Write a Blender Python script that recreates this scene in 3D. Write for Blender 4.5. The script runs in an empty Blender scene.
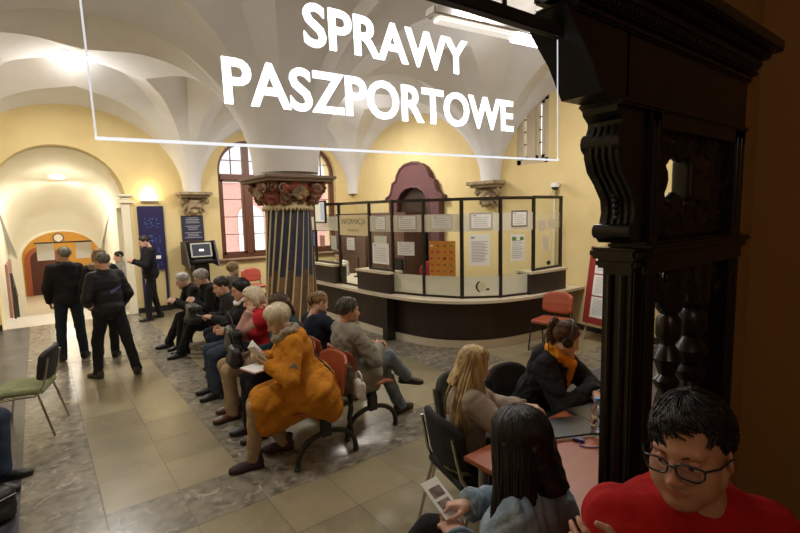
import bpy, bmesh, math, random
import numpy as np
from mathutils import Vector, Matrix, Euler
random.seed(7); RNG = np.random.default_rng(11)
SC = bpy.context.scene
COL = SC.collection
PI = math.pi

# ------------------------------------------------------------------ tagging
def tag(o, label=None, cat=None, group=None, kind=None):
    if label: o['label'] = label
    if cat: o['category'] = cat
    if group: o['group'] = group
    if kind: o['kind'] = kind
    return o
def empty(name, loc=(0, 0, 0), rz=0.0, label=None, cat=None, group=None):
    o = bpy.data.objects.new(name, None); COL.objects.link(o)
    o.empty_display_size = 0.1
    o.location = loc; o.rotation_euler = (0, 0, rz)
    return tag(o, label, cat, group)
def kids(o): return [c for c in bpy.data.objects if c.parent == o]
def copy_tree(o, parent=None):
    c = o.copy(); COL.objects.link(c)
    if parent: c.parent = parent
    for ch in kids(o): copy_tree(ch, c)
    return c
def dup(o, loc, rz, label):
    c = copy_tree(o); c.location = loc; c.rotation_euler = (0, 0, rz); c['label'] = label
    return c

# ------------------------------------------------------------------ materials
MATS = {}
def mat(name, col, rough=0.6, metal=0.0, bump=0.0, bscale=30.0, col2=None, cscale=6.0, emit=None, estr=1.0,
        trans=0.0, spec=0.5, stretch=(1, 1, 1), alpha=1.0, sss=0.0, coat=0.0, detail=3.0, mix_lo=0.4, mix_hi=0.65):
    if name in MATS: return MATS[name]
    m = bpy.data.materials.new(name); m.use_nodes = True
    nt = m.node_tree; b = nt.nodes['Principled BSDF']
    c4 = (*col, 1) if len(col) == 3 else col
    b.inputs['Base Color'].default_value = c4
    b.inputs['Roughness'].default_value = rough
    b.inputs['Metallic'].default_value = metal
    b.inputs['Specular IOR Level'].default_value = spec
    if trans: b.inputs['Transmission Weight'].default_value = trans
    if coat: b.inputs['Coat Weight'].default_value = coat
    if alpha < 1: b.inputs['Alpha'].default_value = alpha
    if sss:
        b.inputs['Subsurface Weight'].default_value = sss
        b.inputs['Subsurface Radius'].default_value = (0.02, 0.008, 0.004)
        b.inputs['Subsurface Scale'].default_value = 0.4
    if emit:
        b.inputs['Emission Color'].default_value = (*emit, 1); b.inputs['Emission Strength'].default_value = estr
    if bump or col2:
        tc = nt.nodes.new('ShaderNodeTexCoord'); mp = nt.nodes.new('ShaderNodeMapping')
        mp.inputs['Scale'].default_value = stretch
        nt.links.new(tc.outputs['Object'], mp.inputs['Vector'])
    if col2:
        n = nt.nodes.new('ShaderNodeTexNoise'); n.inputs['Scale'].default_value = cscale; n.inputs['Detail'].default_value = detail
        nt.links.new(mp.outputs[0], n.inputs['Vector'])
        r = nt.nodes.new('ShaderNodeValToRGB')
        r.color_ramp.elements[0].position = mix_lo; r.color_ramp.elements[1].position = mix_hi
        r.color_ramp.elements[0].color = c4; r.color_ramp.elements[1].color = (*col2, 1)
        nt.links.new(n.outputs['Fac'], r.inputs[0]); nt.links.new(r.outputs[0], b.inputs['Base Color'])
    if bump:
        n2 = nt.nodes.new('ShaderNodeTexNoise'); n2.inputs['Scale'].default_value = bscale; n2.inputs['Detail'].default_value = 4
        nt.links.new(mp.outputs[0], n2.inputs['Vector'])
        bp = nt.nodes.new('ShaderNodeBump'); bp.inputs['Strength'].default_value = bump; bp.inputs['Distance'].default_value = 0.01
        nt.links.new(n2.outputs['Fac'], bp.inputs['Height']); nt.links.new(bp.outputs[0], b.inputs['Normal'])
    MATS[name] = m
    return m
def fabric(name, col, col2=None, bump=0.25, rough=0.9, bscale=40):
    c2 = col2 or tuple(min(1, c * 1.25 + 0.002) for c in col)
    return mat(name, col, rough=rough, bump=bump, bscale=bscale, col2=c2, cscale=9, spec=0.2)
def hairmat(name, col, col2):
    return mat(name, col, rough=0.42, bump=0.35, bscale=60, col2=col2, cscale=38, stretch=(1, 1, 0.12), spec=0.35)
def skinmat(name, col):
    return mat(name, col, rough=0.5, col2=tuple(c * 0.86 for c in col), cscale=14, sss=0.12, spec=0.35, bump=0.05, bscale=120)

# ------------------------------------------------------------------ mesh helpers
class MB:
    """collects simple solids (bevelled boxes, tubes, lathes, prisms) and links them as ONE mesh object"""
    def __init__(s): s.v = []; s.f = []; s.mi = []; s.cur = 0
    def add(s, vs, fs):
        n = len(s.v); s.v += [tuple(v) for v in vs]; s.f += [tuple(i + n for i in f) for f in fs]
        s.mi += [s.cur] * len(fs)
    def box(s, lo, hi, M=None, bev=0.0):
        x0, y0, z0 = lo; x1, y1, z1 = hi
        if bev > 0:
            bm = bmesh.new(); bmesh.ops.create_cube(bm, size=1)
            for v in bm.verts:
                v.co = Vector(((x0 + x1) / 2 + v.co.x * (x1 - x0), (y0 + y1) / 2 + v.co.y * (y1 - y0), (z0 + z1) / 2 + v.co.z * (z1 - z0)))
            b = min(bev, (x1 - x0) * .45, (y1 - y0) * .45, (z1 - z0) * .45)
            bmesh.ops.bevel(bm, geom=list(bm.edges), offset=b, segments=2, affect='EDGES')
            bm.verts.index_update()
            vs = [v.co.copy() for v in bm.verts]; fs = [[v.index for v in f.verts] for f in bm.faces]; bm.free()
        else:
            vs = [Vector(p) for p in ((x0, y0, z0), (x1, y0, z0), (x1, y1, z0), (x0, y1, z0), (x0, y0, z1), (x1, y0, z1), (x1, y1, z1), (x0, y1, z1))]
            fs = [(3, 2, 1, 0), (4, 5, 6, 7), (0, 1, 5, 4), (1, 2, 6, 5), (2, 3, 7, 6), (3, 0, 4, 7)]
        if M is not None: vs = [M @ v for v in vs]
        s.add(vs, fs); return s
    def bar(s, a, b, w, h, up=(0, 0, 1), bev=0.0):
        a = Vector(a); b = Vector(b); d = b - a; L = d.length; d.normalize()
        u = Vector(up); r = d.cross(u)
        if r.length < 1e-4: r = d.cross(Vector((0, 1, 0)))
        r.normalize(); u = r.cross(d)
        M = Matrix(((r.x, d.x, u.x, a.x), (r.y, d.y, u.y, a.y), (r.z, d.z, u.z, a.z), (0, 0, 0, 1)))
        return s.box((-w / 2, 0, -h / 2), (w / 2, L, h / 2), M, bev)
    def tube(s, pts, r, n=8, cap=True, closed=False):
        pts = [Vector(p) for p in pts]; m = len(pts)
        rs = r if isinstance(r, (list, tuple)) else [r] * m
        vs = []; prev = None
        for i, p in enumerate(pts):
            if closed: t = pts[(i + 1) % m] - pts[i - 1]
            else: t = pts[min(i + 1, m - 1)] - pts[max(i - 1, 0)]
            if t.length < 1e-9: t = Vector((0, 0, 1))
            t.normalize()
            if prev is None:
                a = Vector((0, 0, 1)) if abs(t.z) < 0.9 else Vector((1, 0, 0))
                prev = t.cross(a).normalized()
            else:
                prev = (prev - t * prev.dot(t))
                if prev.length < 1e-6: prev = t.orthogonal()
                prev.normalize()
            q = t.cross(prev)
            for k in range(n):
                an = 2 * PI * k / n
                vs.append(p + (prev * math.cos(an) + q * math.sin(an)) * rs[i])
        fs = []
        for i in range(m if closed else m - 1):
            j = (i + 1) % m
            for k in range(n):
                k2 = (k + 1) % n
                fs.append((i * n + k, i * n + k2, j * n + k2, j * n + k))
        if cap and not closed:
            fs.append(tuple(range(n))[::-1]); fs.append(tuple((m - 1) * n + k for k in range(n)))
        s.add(vs, fs); return s
    def lathe(s, prof, c=(0, 0, 0), n=24, M=None, sx=1.0, sy=1.0, a0=0.0, a1=2 * PI):
        full = abs(a1 - a0 - 2 * PI) < 1e-6
        vs = []; m = len(prof); nn = n if full else n + 1
        for (r, z) in prof:
            for k in range(nn):
                an = a0 + (a1 - a0) * k / n
                vs.append(Vector((c[0] + r * sx * math.cos(an), c[1] + r * sy * math.sin(an), c[2] + z)))
        if M is not None: vs = [M @ v for v in vs]
        fs = []
        for i in range(m - 1):
            for k in range(n):
                k2 = (k + 1) % nn
                fs.append((i * nn + k, i * nn + k2, (i + 1) * nn + k2, (i + 1) * nn + k))
        if full:
            if prof[0][0] > 1e-5: fs.append(tuple(range(nn))[::-1])
            if prof[-1][0] > 1e-5: fs.append(tuple((m - 1) * nn + k for k in range(nn)))
        s.add(vs, fs); return s
    def prism(s, poly, z0, z1, M=None):
        """poly: list of (x, y) counter-clockwise, extruded z0..z1"""
        n = len(poly)
        vs = [Vector((p[0], p[1], z0)) for p in poly] + [Vector((p[0], p[1], z1)) for p in poly]
        if M is not None: vs = [M @ v for v in vs]
        fs = [tuple(range(n))[::-1], tuple(range(n, 2 * n))] + [(i, (i + 1) % n, (i + 1) % n + n, i + n) for i in range(n)]
        s.add(vs, fs); return s
    def strip(s, A, B, thick_dir, t):
        """solid ribbon between polylines A and B thickened by t along thick_dir (vector or list of vectors)"""
        n = len(A); A = [Vector(a) for a in A]; B = [Vector(b) for b in B]
        td = [Vector(d) for d in thick_dir] if isinstance(thick_dir, list) else [Vector(thick_dir)] * n
        vs = A + B + [a + d * t for a, d in zip(A, td)] + [b + d * t for b, d in zip(B, td)]
        fs = []
        for i in range(n - 1):
            fs += [(i, i + 1, n + i + 1, n + i), (2 * n + i, 3 * n + i, 3 * n + i + 1, 2 * n + i + 1),
                   (i, 2 * n + i, 2 * n + i + 1, i + 1), (n + i, n + i + 1, 3 * n + i + 1, 3 * n + i)]
        fs += [(0, n, 3 * n, 2 * n), (n - 1, 3 * n - 1, 4 * n - 1, 2 * n - 1)]
        s.add(vs, fs); return s
    def ball(s, c, r, n=12, M=None):
        rr = r if isinstance(r, (tuple, list)) else (r, r, r)
        prof = [(math.sin(PI * i / n), -math.cos(PI * i / n)) for i in range(n + 1)]
        prof[0] = (0.0, -1.0); prof[-1] = (0.0, 1.0)
        base = Matrix.Translation(Vector(c)) @ (M if M is not None else Matrix()) @ Matrix.Diagonal((*rr, 1))
        return s.lathe(prof, n=max(8, int(n * 1.5)), M=base)
    def build(s, name, m, parent=None, smooth=None, origin=None, kind=None):
        me = bpy.data.meshes.new(name)
        vs = s.v
        if origin is not None: vs = [(v[0] - origin[0], v[1] - origin[1], v[2] - origin[2]) for v in vs]
        me.from_pydata(vs, [], s.f)
        ms = m if isinstance(m, (list, tuple)) else [m]
        for x in ms: me.materials.append(x)
        if len(ms) > 1: me.polygons.foreach_set('material_index', s.mi)
        bm = bmesh.new(); bm.from_mesh(me)
        bmesh.ops.remove_doubles(bm, verts=bm.verts, dist=1e-6)
        bmesh.ops.recalc_face_normals(bm, faces=bm.faces); bm.to_mesh(me); bm.free()
        if smooth:
            me.polygons.foreach_set('use_smooth', [True] * len(me.polygons))
            me.set_sharp_from_angle(angle=math.radians(smooth))
        o = bpy.data.objects.new(name, me); COL.objects.link(o)
        if origin is not None: o.location = origin
        if parent: o.parent = parent
        if kind: o['kind'] = kind
        return o
def lerp(a, b, t): return tuple(x + (y - x) * t for x, y in zip(a, b))
def text_obj(name, body, m, size, M, parent=None, extrude=0.001, offset=0.0, sx=1.0, align='CENTER', spacing=1.0, line=1.0):
    cu = bpy.data.curves.new(name, 'FONT'); cu.body = body; cu.size = size; cu.align_x = align; cu.align_y = 'CENTER'
    cu.extrude = extrude; cu.offset = offset; cu.space_character = spacing; cu.space_line = line; cu.resolution_u = 4
    t = bpy.data.objects.new(name + '_tmp', cu); COL.objects.link(t)
    dg = bpy.context.evaluated_depsgraph_get(); dg.update()
    me = bpy.data.meshes.new_from_object(t.evaluated_get(dg))
    bpy.data.objects.remove(t); bpy.data.curves.remove(cu)
    me.transform(M @ Matrix.Diagonal((sx, 1, 1, 1)))
    me.materials.clear(); me.materials.append(m)
    o = bpy.data.objects.new(name, me); COL.objects.link(o)
    if parent: o.parent = parent
    return o
def frame(o, x, y):
    """matrix with origin o, axes x (right) and y (up), z = x cross y"""
    x = Vector(x).normalized(); y = Vector(y); y = (y - x * y.dot(x)).normalized(); z = x.cross(y)
    return Matrix(((x.x, y.x, z.x, o[0]), (x.y, y.y, z.y, o[1]), (x.z, y.z, z.z, o[2]), (0, 0, 0, 1)))

# ------------------------------------------------------------------ signed-distance sculpting
class Fld:
    def __init__(s, lo, hi, h):
        s.lo = np.array(lo, float); s.h = h
        s.n = np.maximum(np.ceil((np.array(hi, float) - s.lo) / h).astype(int) + 1, 4)
        s.v = np.full(tuple(s.n), 0.5, np.float32)
    def like(s):
        o = Fld.__new__(Fld); o.lo = s.lo; o.h = s.h; o.n = s.n; o.v = np.full(tuple(s.n), 0.5, np.float32); return o
    def win(s, lo, hi):
        a = np.clip(np.floor((np.array(lo) - s.lo) / s.h).astype(int), 0, s.n)
        b = np.clip(np.ceil((np.array(hi) - s.lo) / s.h).astype(int) + 1, 0, s.n)
        if np.any(b - a < 1): return None
        ax = [(s.lo[i] + s.h * np.arange(a[i], b[i])).astype(np.float32) for i in range(3)]
        X, Y, Z = np.meshgrid(*ax, indexing='ij', sparse=True)
        return (slice(a[0], b[0]), slice(a[1], b[1]), slice(a[2], b[2])), X, Y, Z
    def _u(s, sl, d, k, op='u'):
        w = s.v[sl]
        if op == 's': d = -d
        if k <= 0:
            s.v[sl] = np.minimum(w, d) if op == 'u' else np.maximum(w, d)
        elif op == 'u':
            hh = np.maximum(k - np.abs(w - d), 0) / k
            s.v[sl] = np.minimum(w, d) - hh * hh * k * 0.25
        else:
            hh = np.maximum(k - np.abs(w - d), 0) / k
            s.v[sl] = np.maximum(w, d) + hh * hh * k * 0.25
    def cone(s, a, b, ra, rb, k=0.02, flat=None, ff=1.0, op='u'):
        a = np.array(a, float); b = np.array(b, float); m = max(ra, rb) * max(1, 1 / ff) + k + 2 * s.h
        r = s.win(np.minimum(a, b) - m, np.maximum(a, b) + m)
        if r is None: return s
        sl, X, Y, Z = r
        d = b - a; L2 = max(d @ d, 1e-9)
        t = np.clip(((X - a[0]) * d[0] + (Y - a[1]) * d[1] + (Z - a[2]) * d[2]) / L2, 0, 1)
        qx = X - a[0] - t * d[0]; qy = Y - a[1] - t * d[1]; qz = Z - a[2] - t * d[2]
        if flat is not None:
            n = np.array(flat, float); n /= np.linalg.norm(n)
            c = (qx * n[0] + qy * n[1] + qz * n[2]) * (ff - 1)
            qx = qx + c * n[0]; qy = qy + c * n[1]; qz = qz + c * n[2]
        dist = np.sqrt(qx * qx + qy * qy + qz * qz) - (ra + t * (rb - ra))
        s._u(sl, dist.astype(np.float32), k, op); return s
    def ell(s, c, r, k=0.02, R=None, op='u'):
        c = np.array(c, float); r = np.array(r, float); m = r.max() + k + 2 * s.h
        w = s.win(c - m, c + m)
        if w is None: return s
        sl, X, Y, Z = w
        x = X - c[0]; y = Y - c[1]; z = Z - c[2]
        if R is not None:   # columns of R = local axes
            x, y, z = (x * R[0][0] + y * R[1][0] + z * R[2][0], x * R[0][1] + y * R[1][1] + z * R[2][1], x * R[0][2] + y * R[1][2] + z * R[2][2])
        k0 = np.sqrt((x / r[0]) ** 2 + (y / r[1]) ** 2 + (z / r[2]) ** 2)
        k1 = np.sqrt((x / r[0] ** 2) ** 2 + (y / r[1] ** 2) ** 2 + (z / r[2] ** 2) ** 2)
        d = np.where(k1 > 1e-6, k0 * (k0 - 1) / np.maximum(k1, 1e-6), -r.min())
        s._u(sl, d.astype(np.float32), k, op); return s
    def rbox(s, c, half, rad=0.01, k=0.01, R=None, op='u'):
        c = np.array(c, float); half = np.array(half, float); m = np.linalg.norm(half) + k + 2 * s.h
        w = s.win(c - m, c + m)
        if w is None: return s
        sl, X, Y, Z = w
        x = X - c[0]; y = Y - c[1]; z = Z - c[2]
        if R is not None:
            x, y, z = (x * R[0][0] + y * R[1][0] + z * R[2][0], x * R[0][1] + y * R[1][1] + z * R[2][1], x * R[0][2] + y * R[1][2] + z * R[2][2])
        qx = np.abs(x) - half[0] + rad; qy = np.abs(y) - half[1] + rad; qz = np.abs(z) - half[2] + rad
        d = np.sqrt(np.maximum(qx, 0) ** 2 + np.maximum(qy, 0) ** 2 + np.maximum(qz, 0) ** 2) + np.minimum(np.maximum(qx, np.maximum(qy, qz)), 0) - rad
        s._u(sl, d.astype(np.float32), k, op); return s
    def cut(s, p, n, k=0.0):
        """keep the side where (x-p).n <= 0"""
        n = np.array(n, float); n /= np.linalg.norm(n); p = np.array(p, float)
        sl, X, Y, Z = s.win(s.lo, s.lo + s.h * (s.n - 1))
        d = ((X - p[0]) * n[0] + (Y - p[1]) * n[1] + (Z - p[2]) * n[2]).astype(np.float32)
        d = np.broadcast_to(d, s.v.shape)
        if k <= 0: s.v = np.maximum(s.v, d)
        else:
            hh = np.maximum(k - np.abs(s.v - d), 0) / k
            s.v = np.maximum(s.v, d) + hh * hh * k * 0.25
        return s
    def union(s, o, k=0.02):
        hh = np.maximum(k - np.abs(s.v - o.v), 0) / k
        s.v = np.minimum(s.v, o.v) - hh * hh * k * 0.25; return s
    def noise(s, amp, freq, seed=0, zs=1.0):
        rg = np.random.default_rng(seed)
        sl, X, Y, Z = s.win(s.lo, s.lo + s.h * (s.n - 1))
        acc = 0
        for i in range(5):
            d = rg.normal(size=3); d /= np.linalg.norm(d); f = freq * rg.uniform(0.6, 1.7)
            wob = 0.6 * np.sin(freq * 0.5 * (X * d[1] + Y * d[2] + Z * d[0]) + rg.uniform(0, 6))
            acc = acc + np.sin(f * (X * d[0] + Y * d[1] + Z * d[2] * zs) + rg.uniform(0, 6.28) + wob)
        s.v = s.v + (amp / 2.2 * acc).astype(np.float32); return s
    def folds(s, amp, freq, seed=0):
        """sharp-edged cloth creases"""
        rg = np.random.default_rng(seed + 77)
        sl, X, Y, Z = s.win(s.lo, s.lo + s.h * (s.n - 1))
        acc = 0
        for i in range(4):
            d = rg.normal(size=3); d[2] *= 1.6; d /= np.linalg.norm(d); e = rg.normal(size=3); f = freq * rg.uniform(.6, 1.5)
            w = np.sin(f * (X * d[0] + Y * d[1] + Z * d[2]) + 1.5 * np.sin(freq * .45 * (X * e[0] + Y * e[1] + Z * e[2]) + i) + rg.uniform(0, 6.28))
            m = .5 + .5 * np.sin(freq * .33 * (X * e[1] + Y * e[2] + Z * e[0]) + rg.uniform(0, 6.28))
            acc = acc + m * (1 - np.abs(w)) ** 2
        s.v = s.v + (amp * (acc * .7 - .35)).astype(np.float32); return s
    def mesh(s):
        v = np.full(tuple(s.n + 2), 0.5, np.float32); v[1:-1, 1:-1, 1:-1] = s.v
        ins = v < 0
        nx, ny, nz = v.shape
        cs = [(i, j, k) for i in (0, 1) for j in (0, 1) for k in (0, 1)]
        cnt = sum(ins[i:nx - 1 + i, j:ny - 1 + j, k:nz - 1 + k].astype(np.int8) for i, j, k in cs)
        act = (cnt > 0) & (cnt < 8)
        idx = np.argwhere(act)
        if len(idx) == 0: return np.zeros((0, 3)), np.zeros((0, 4), int)
        ids = -np.ones(act.shape, np.int64); ids[act] = np.arange(len(idx))
        P = np.zeros((len(idx), 3)); W = np.zeros(len(idx))
        for a in range(8):
            for b in range(a + 1, 8):
                ca, cb = np.array(cs[a]), np.array(cs[b])
                if np.abs(ca - cb).sum() != 1: continue
                va = v[tuple((idx + ca).T)]; vb = v[tuple((idx + cb).T)]
                m = (va < 0) != (vb < 0)
                t = np.where(m, va / np.where(m, va - vb, 1), 0)
                P += np.where(m[:, None], ca + (cb - ca) * t[:, None], 0); W += m
        P = (P / W[:, None] + idx - 1) * s.h + s.lo
        quads = []
        for ax in range(3):
            o1, o2 = [(1, 2), (2, 0), (0, 1)][ax]
            sl0 = [slice(None)] * 3; sl1 = [slice(None)] * 3
            sl0[ax] = slice(0, -1); sl1[ax] = slice(1, None)
            A = ins[tuple(sl0)]; B = ins[tuple(sl1)]
            e = np.argwhere(A != B)
            e = e[(e[:, o1] > 0) & (e[:, o2] > 0) & (e[:, o1] < v.shape[o1] - 1) & (e[:, o2] < v.shape[o2] - 1)]
            if len(e) == 0: continue
            d1 = np.zeros(3, int); d1[o1] = 1; d2 = np.zeros(3, int); d2[o2] = 1
            q = np.stack([ids[tuple((e - d1 - d2).T)], ids[tuple((e - d2).T)], ids[tuple(e.T)], ids[tuple((e - d1).T)]], 1)
            fl = A[tuple(e.T)]
            q[~fl] = q[~fl][:, ::-1]
            quads.append(q)
        return P, np.concatenate(quads)
class Acc:
    """accumulates sculpted pieces (with material slots) into one mesh"""
    def __init__(s): s.V = []; s.F = []; s.M = []; s.n = 0
    def add(s, V, F, mi=0):
        V = np.asarray(V, float)
        if len(V) == 0: return
        s.V.append(V)
        s.F += [tuple(int(i) + s.n for i in f) for f in F]
        s.M += list(mi) if hasattr(mi, '__len__') else [mi] * len(F)
        s.n += len(V)
    def mb(s, m, mi=0): s.add([tuple(v) for v in m.v], m.f, mi)
    def build(s, name, mats, parent=None, relax=1):
        V = np.concatenate(s.V) if s.V else np.zeros((0, 3))
        me = bpy.data.meshes.new(name); me.from_pydata(V.tolist(), [], s.F)
        ms = mats if isinstance(mats, (list, tuple)) else [mats]
        for x in ms: me.materials.append(x)
        if len(ms) > 1: me.polygons.foreach_set('material_index', s.M)
        me.polygons.foreach_set('use_smooth', [True] * len(me.polygons))
        if relax:
            bm = bmesh.new(); bm.from_mesh(me)
            for _ in range(relax): bmesh.ops.smooth_vert(bm, verts=bm.verts, factor=0.4, use_axis_x=True, use_axis_y=True, use_axis_z=True)
            bm.to_mesh(me); bm.free()
        o = bpy.data.objects.new(name, me); COL.objects.link(o)
        if parent: o.parent = parent
        return o
# ------------------------------------------------------------------ people
def vn(v): v = np.array(v, float); return v / max(np.linalg.norm(v), 1e-9)
def ik(a, t, l1, l2, hint):
    a = np.array(a, float); t = np.array(t, float); d = t - a; L = np.linalg.norm(d); u = d / max(L, 1e-9)
    L2 = min(max(L, abs(l1 - l2) + .01), (l1 + l2) * .998)
    t = a + u * L2
    x = (l1 * l1 - l2 * l2 + L2 * L2) / (2 * L2); h = math.sqrt(max(l1 * l1 - x * x, 0))
    hv = np.array(hint, float); hv = hv - u * (hv @ u); hv = vn(hv)
    return a + u * x + hv * h, t
def rotm(ax, deg):
    return np.array(Matrix.Rotation(math.radians(deg), 3, ax))
def axes(R, F, T): return np.stack([R, F, T], 1)     # columns
def xf(V, R, o): return np.asarray(V) @ R.T + np.array(o)

def head_mesh(acc, RH, o, h, P, mi):
    """sculpted head: skin slot 0, lips slot 1, eye white slot 2, iris slot 3, brow slot 4"""
    s = P.get('hs', 1.0); fem = P.get('fem', False); jaw = P.get('jaw', 1.0); fat = P.get('fat', 1.0)
    f = Fld((-.115, -.135, -.25), (.115, .155, .15), h)
    f.ell((0, -.014, .034), (.074, .094, .083), .02)
    f.ell((0, .026, -.034), (.059 * fat, .064, .078), .03)
    jw = .050 * jaw * fat
    for x in (-1, 1):
        f.cone((x * jw, -.002, -.058), (x * .016, .062, -.098), .022, .018, .03)
        f.ell((x * .044 * fat, .050, -.026), (.022, .022, .02), .025)
        f.ell((x * .034 * fat, .055, -.06), (.028 * fat, .026, .03), .03)
    f.ell((0, .068, -.098), (.022, .019, .017), .025)
    f.ell((0, .071, .022), (.052, .018, .013), .02)
    for x in (-1, 1): f.ell((x * .033, .094, .0), (.020, .016, .012), .014, op='s')
    f.cone((0, .084, .006), (0, .107, -.034), .0075, .0105, .012)
    f.ell((0, .102, -.038), (.0125, .012, .010), .008)
    for x in (-1, 1):
        f.ell((x * .0115, .094, -.041), (.008, .011, .008), .007)
        R = rotm('Z', x * -22) @ rotm('X', -8)
        f.ell((x * .077, -.010, -.012), (.0085, .020, .033), .006, R)
        f.ell((x * .084, -.006, -.010), (.005, .011, .020), .004, R, op='s')
    f.ell((0, .084, -.0655), (.0235, .0105, .0058), .006)
    f.ell((0, .082, -.0755), (.0205, .0115, .0068), .006)
    f.ell((0, .099, -.0702), (.024, .010, .0016), .003, op='s')
    f.cone((0, -.022, -.05), (0, -.035, -.20), .054 if not fem else .047, .062 if not fem else .052, .03)
    V, F = f.mesh()
    for _ in range(1): pass
    c = V[F].mean(1)
    lip = (np.abs(c[:, 2] + .0705) < .0105 - np.abs(c[:, 0]) * .3) & (np.abs(c[:, 0]) < .024) & (c[:, 1] > .07)
    m = np.where(lip, mi['lip'], 0)
    acc.add(xf(V * s, RH, o), F, m)
    lid = P.get('lids', 0.35)
    for x in (-1, 1):
        m1 = MB(); m1.ball((x * .0325, .0715, -.001), .0128, 8); acc.add(xf(np.array([tuple(v) for v in m1.v]) * s, RH, o), m1.f, mi['white'])
        gx = P.get('gaze', (0, -.15)); d = vn((gx[0], 1, gx[1]))
        m2 = MB(); m2.ball((x * .0325 + d[0] * .0085, .0715 + d[1] * .0085, -.001 + d[2] * .0085), .0062, 6)
        acc.add(xf(np.array([tuple(v) for v in m2.v]) * s, RH, o), m2.f, mi['iris'])
        # upper lid: skin cap over the eyeball, more closed when lid is larger
        ang = math.radians(-70 + 130 * lid)
        m3 = MB(); MR = Matrix.Translation(Vector((x * .0325, .0715, -.001))) @ Matrix.Rotation(-ang + math.radians(0), 4, 'X')
        m3.lathe([(.0146 * math.sin(a), .0146 * math.cos(a)) for a in np.linspace(0.01, PI / 2, 6)], n=14, M=MR @ Matrix.Rotation(0, 4, 'X'))
        acc.add(xf(np.array([tuple(v) for v in m3.v]) * s, RH, o), m3.f, 0)
        pts = [(x * (.014 + .034 * t), .0885 - .020 * t * t, .0165 + .007 * math.sin(t * 2.4)) for t in np.linspace(0, 1, 6)]
        m4 = MB(); m4.tube(pts, [.0015, .003, .0034, .003, .0022, .001], 6)
        acc.add(xf(np.array([tuple(v) for v in m4.v]) * s, RH, o), m4.f, mi['brow'])

def hand_mesh(acc, W, d, palm, side, h, curl=0.4, spread=1.0, hs=1.0, thumb=0.5, point=False):
    """W wrist, d finger direction, palm = direction the palm faces, side +1 right / -1 left"""
    Y = vn(d); Z = -np.array(palm, float); Z = vn(Z - Y * (Z @ Y)); X = np.cross(Y, Z)
    sx = -side
    f = Fld((-.085, -.06, -.10), (.085, .20, .055), h)
    f.cone((0, -.05, 0), (0, .015, 0), .027, .027, .01, (0, 0, 1), 1.25)
    f.rbox((0, .048, 0), (.039, .046, .0135), .0125, .018)
    f.ell((sx * .024, .028, -.008), (.02, .03, .014), .012)
    L = (.070, .078, .072, .056); xs = (.0295, .0100, -.0100, -.0290)
    for i in range(4):
        c = curl if not (point and i == 0) else 0.05
        c = c * (1 + .12 * i)
        p = np.array([sx * xs[i], .088 - abs(i - 1) * .004, 0.0]); a = 0.12
        sp = math.radians((1.5 - i) * 4 * spread) * sx
        r = .0088 - .0006 * (i == 3)
        for k, fr in enumerate((.46, .30, .26)):
            a += c * (1.0, 1.35, .8)[k]
            q = p + L[i] * fr * np.array([math.sin(sp) * math.cos(a), math.cos(sp) * math.cos(a), -math.sin(a)])
            f.cone(p, q, r, r * .92, .004); p = q; r *= .92
    p0 = np.array([sx * .026, .014, -.006]); p1 = p0 + np.array([sx * .026, .030, -.014]); 
    p2 = p1 + np.array([sx * .014 * (1 - thumb), .030, -.014 * thumb * 2]); p3 = p2 + np.array([-sx * .012 * thumb, .022, -.010 * thumb])
    f.cone(p0, p1, .0135, .011, .012); f.cone(p1, p2, .011, .0098, .004); f.cone(p2, p3, .0098, .0078, .003)
    V, F = f.mesh()
    acc.add(xf(V * hs, axes(X, Y, Z), W), F, 0)

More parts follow.
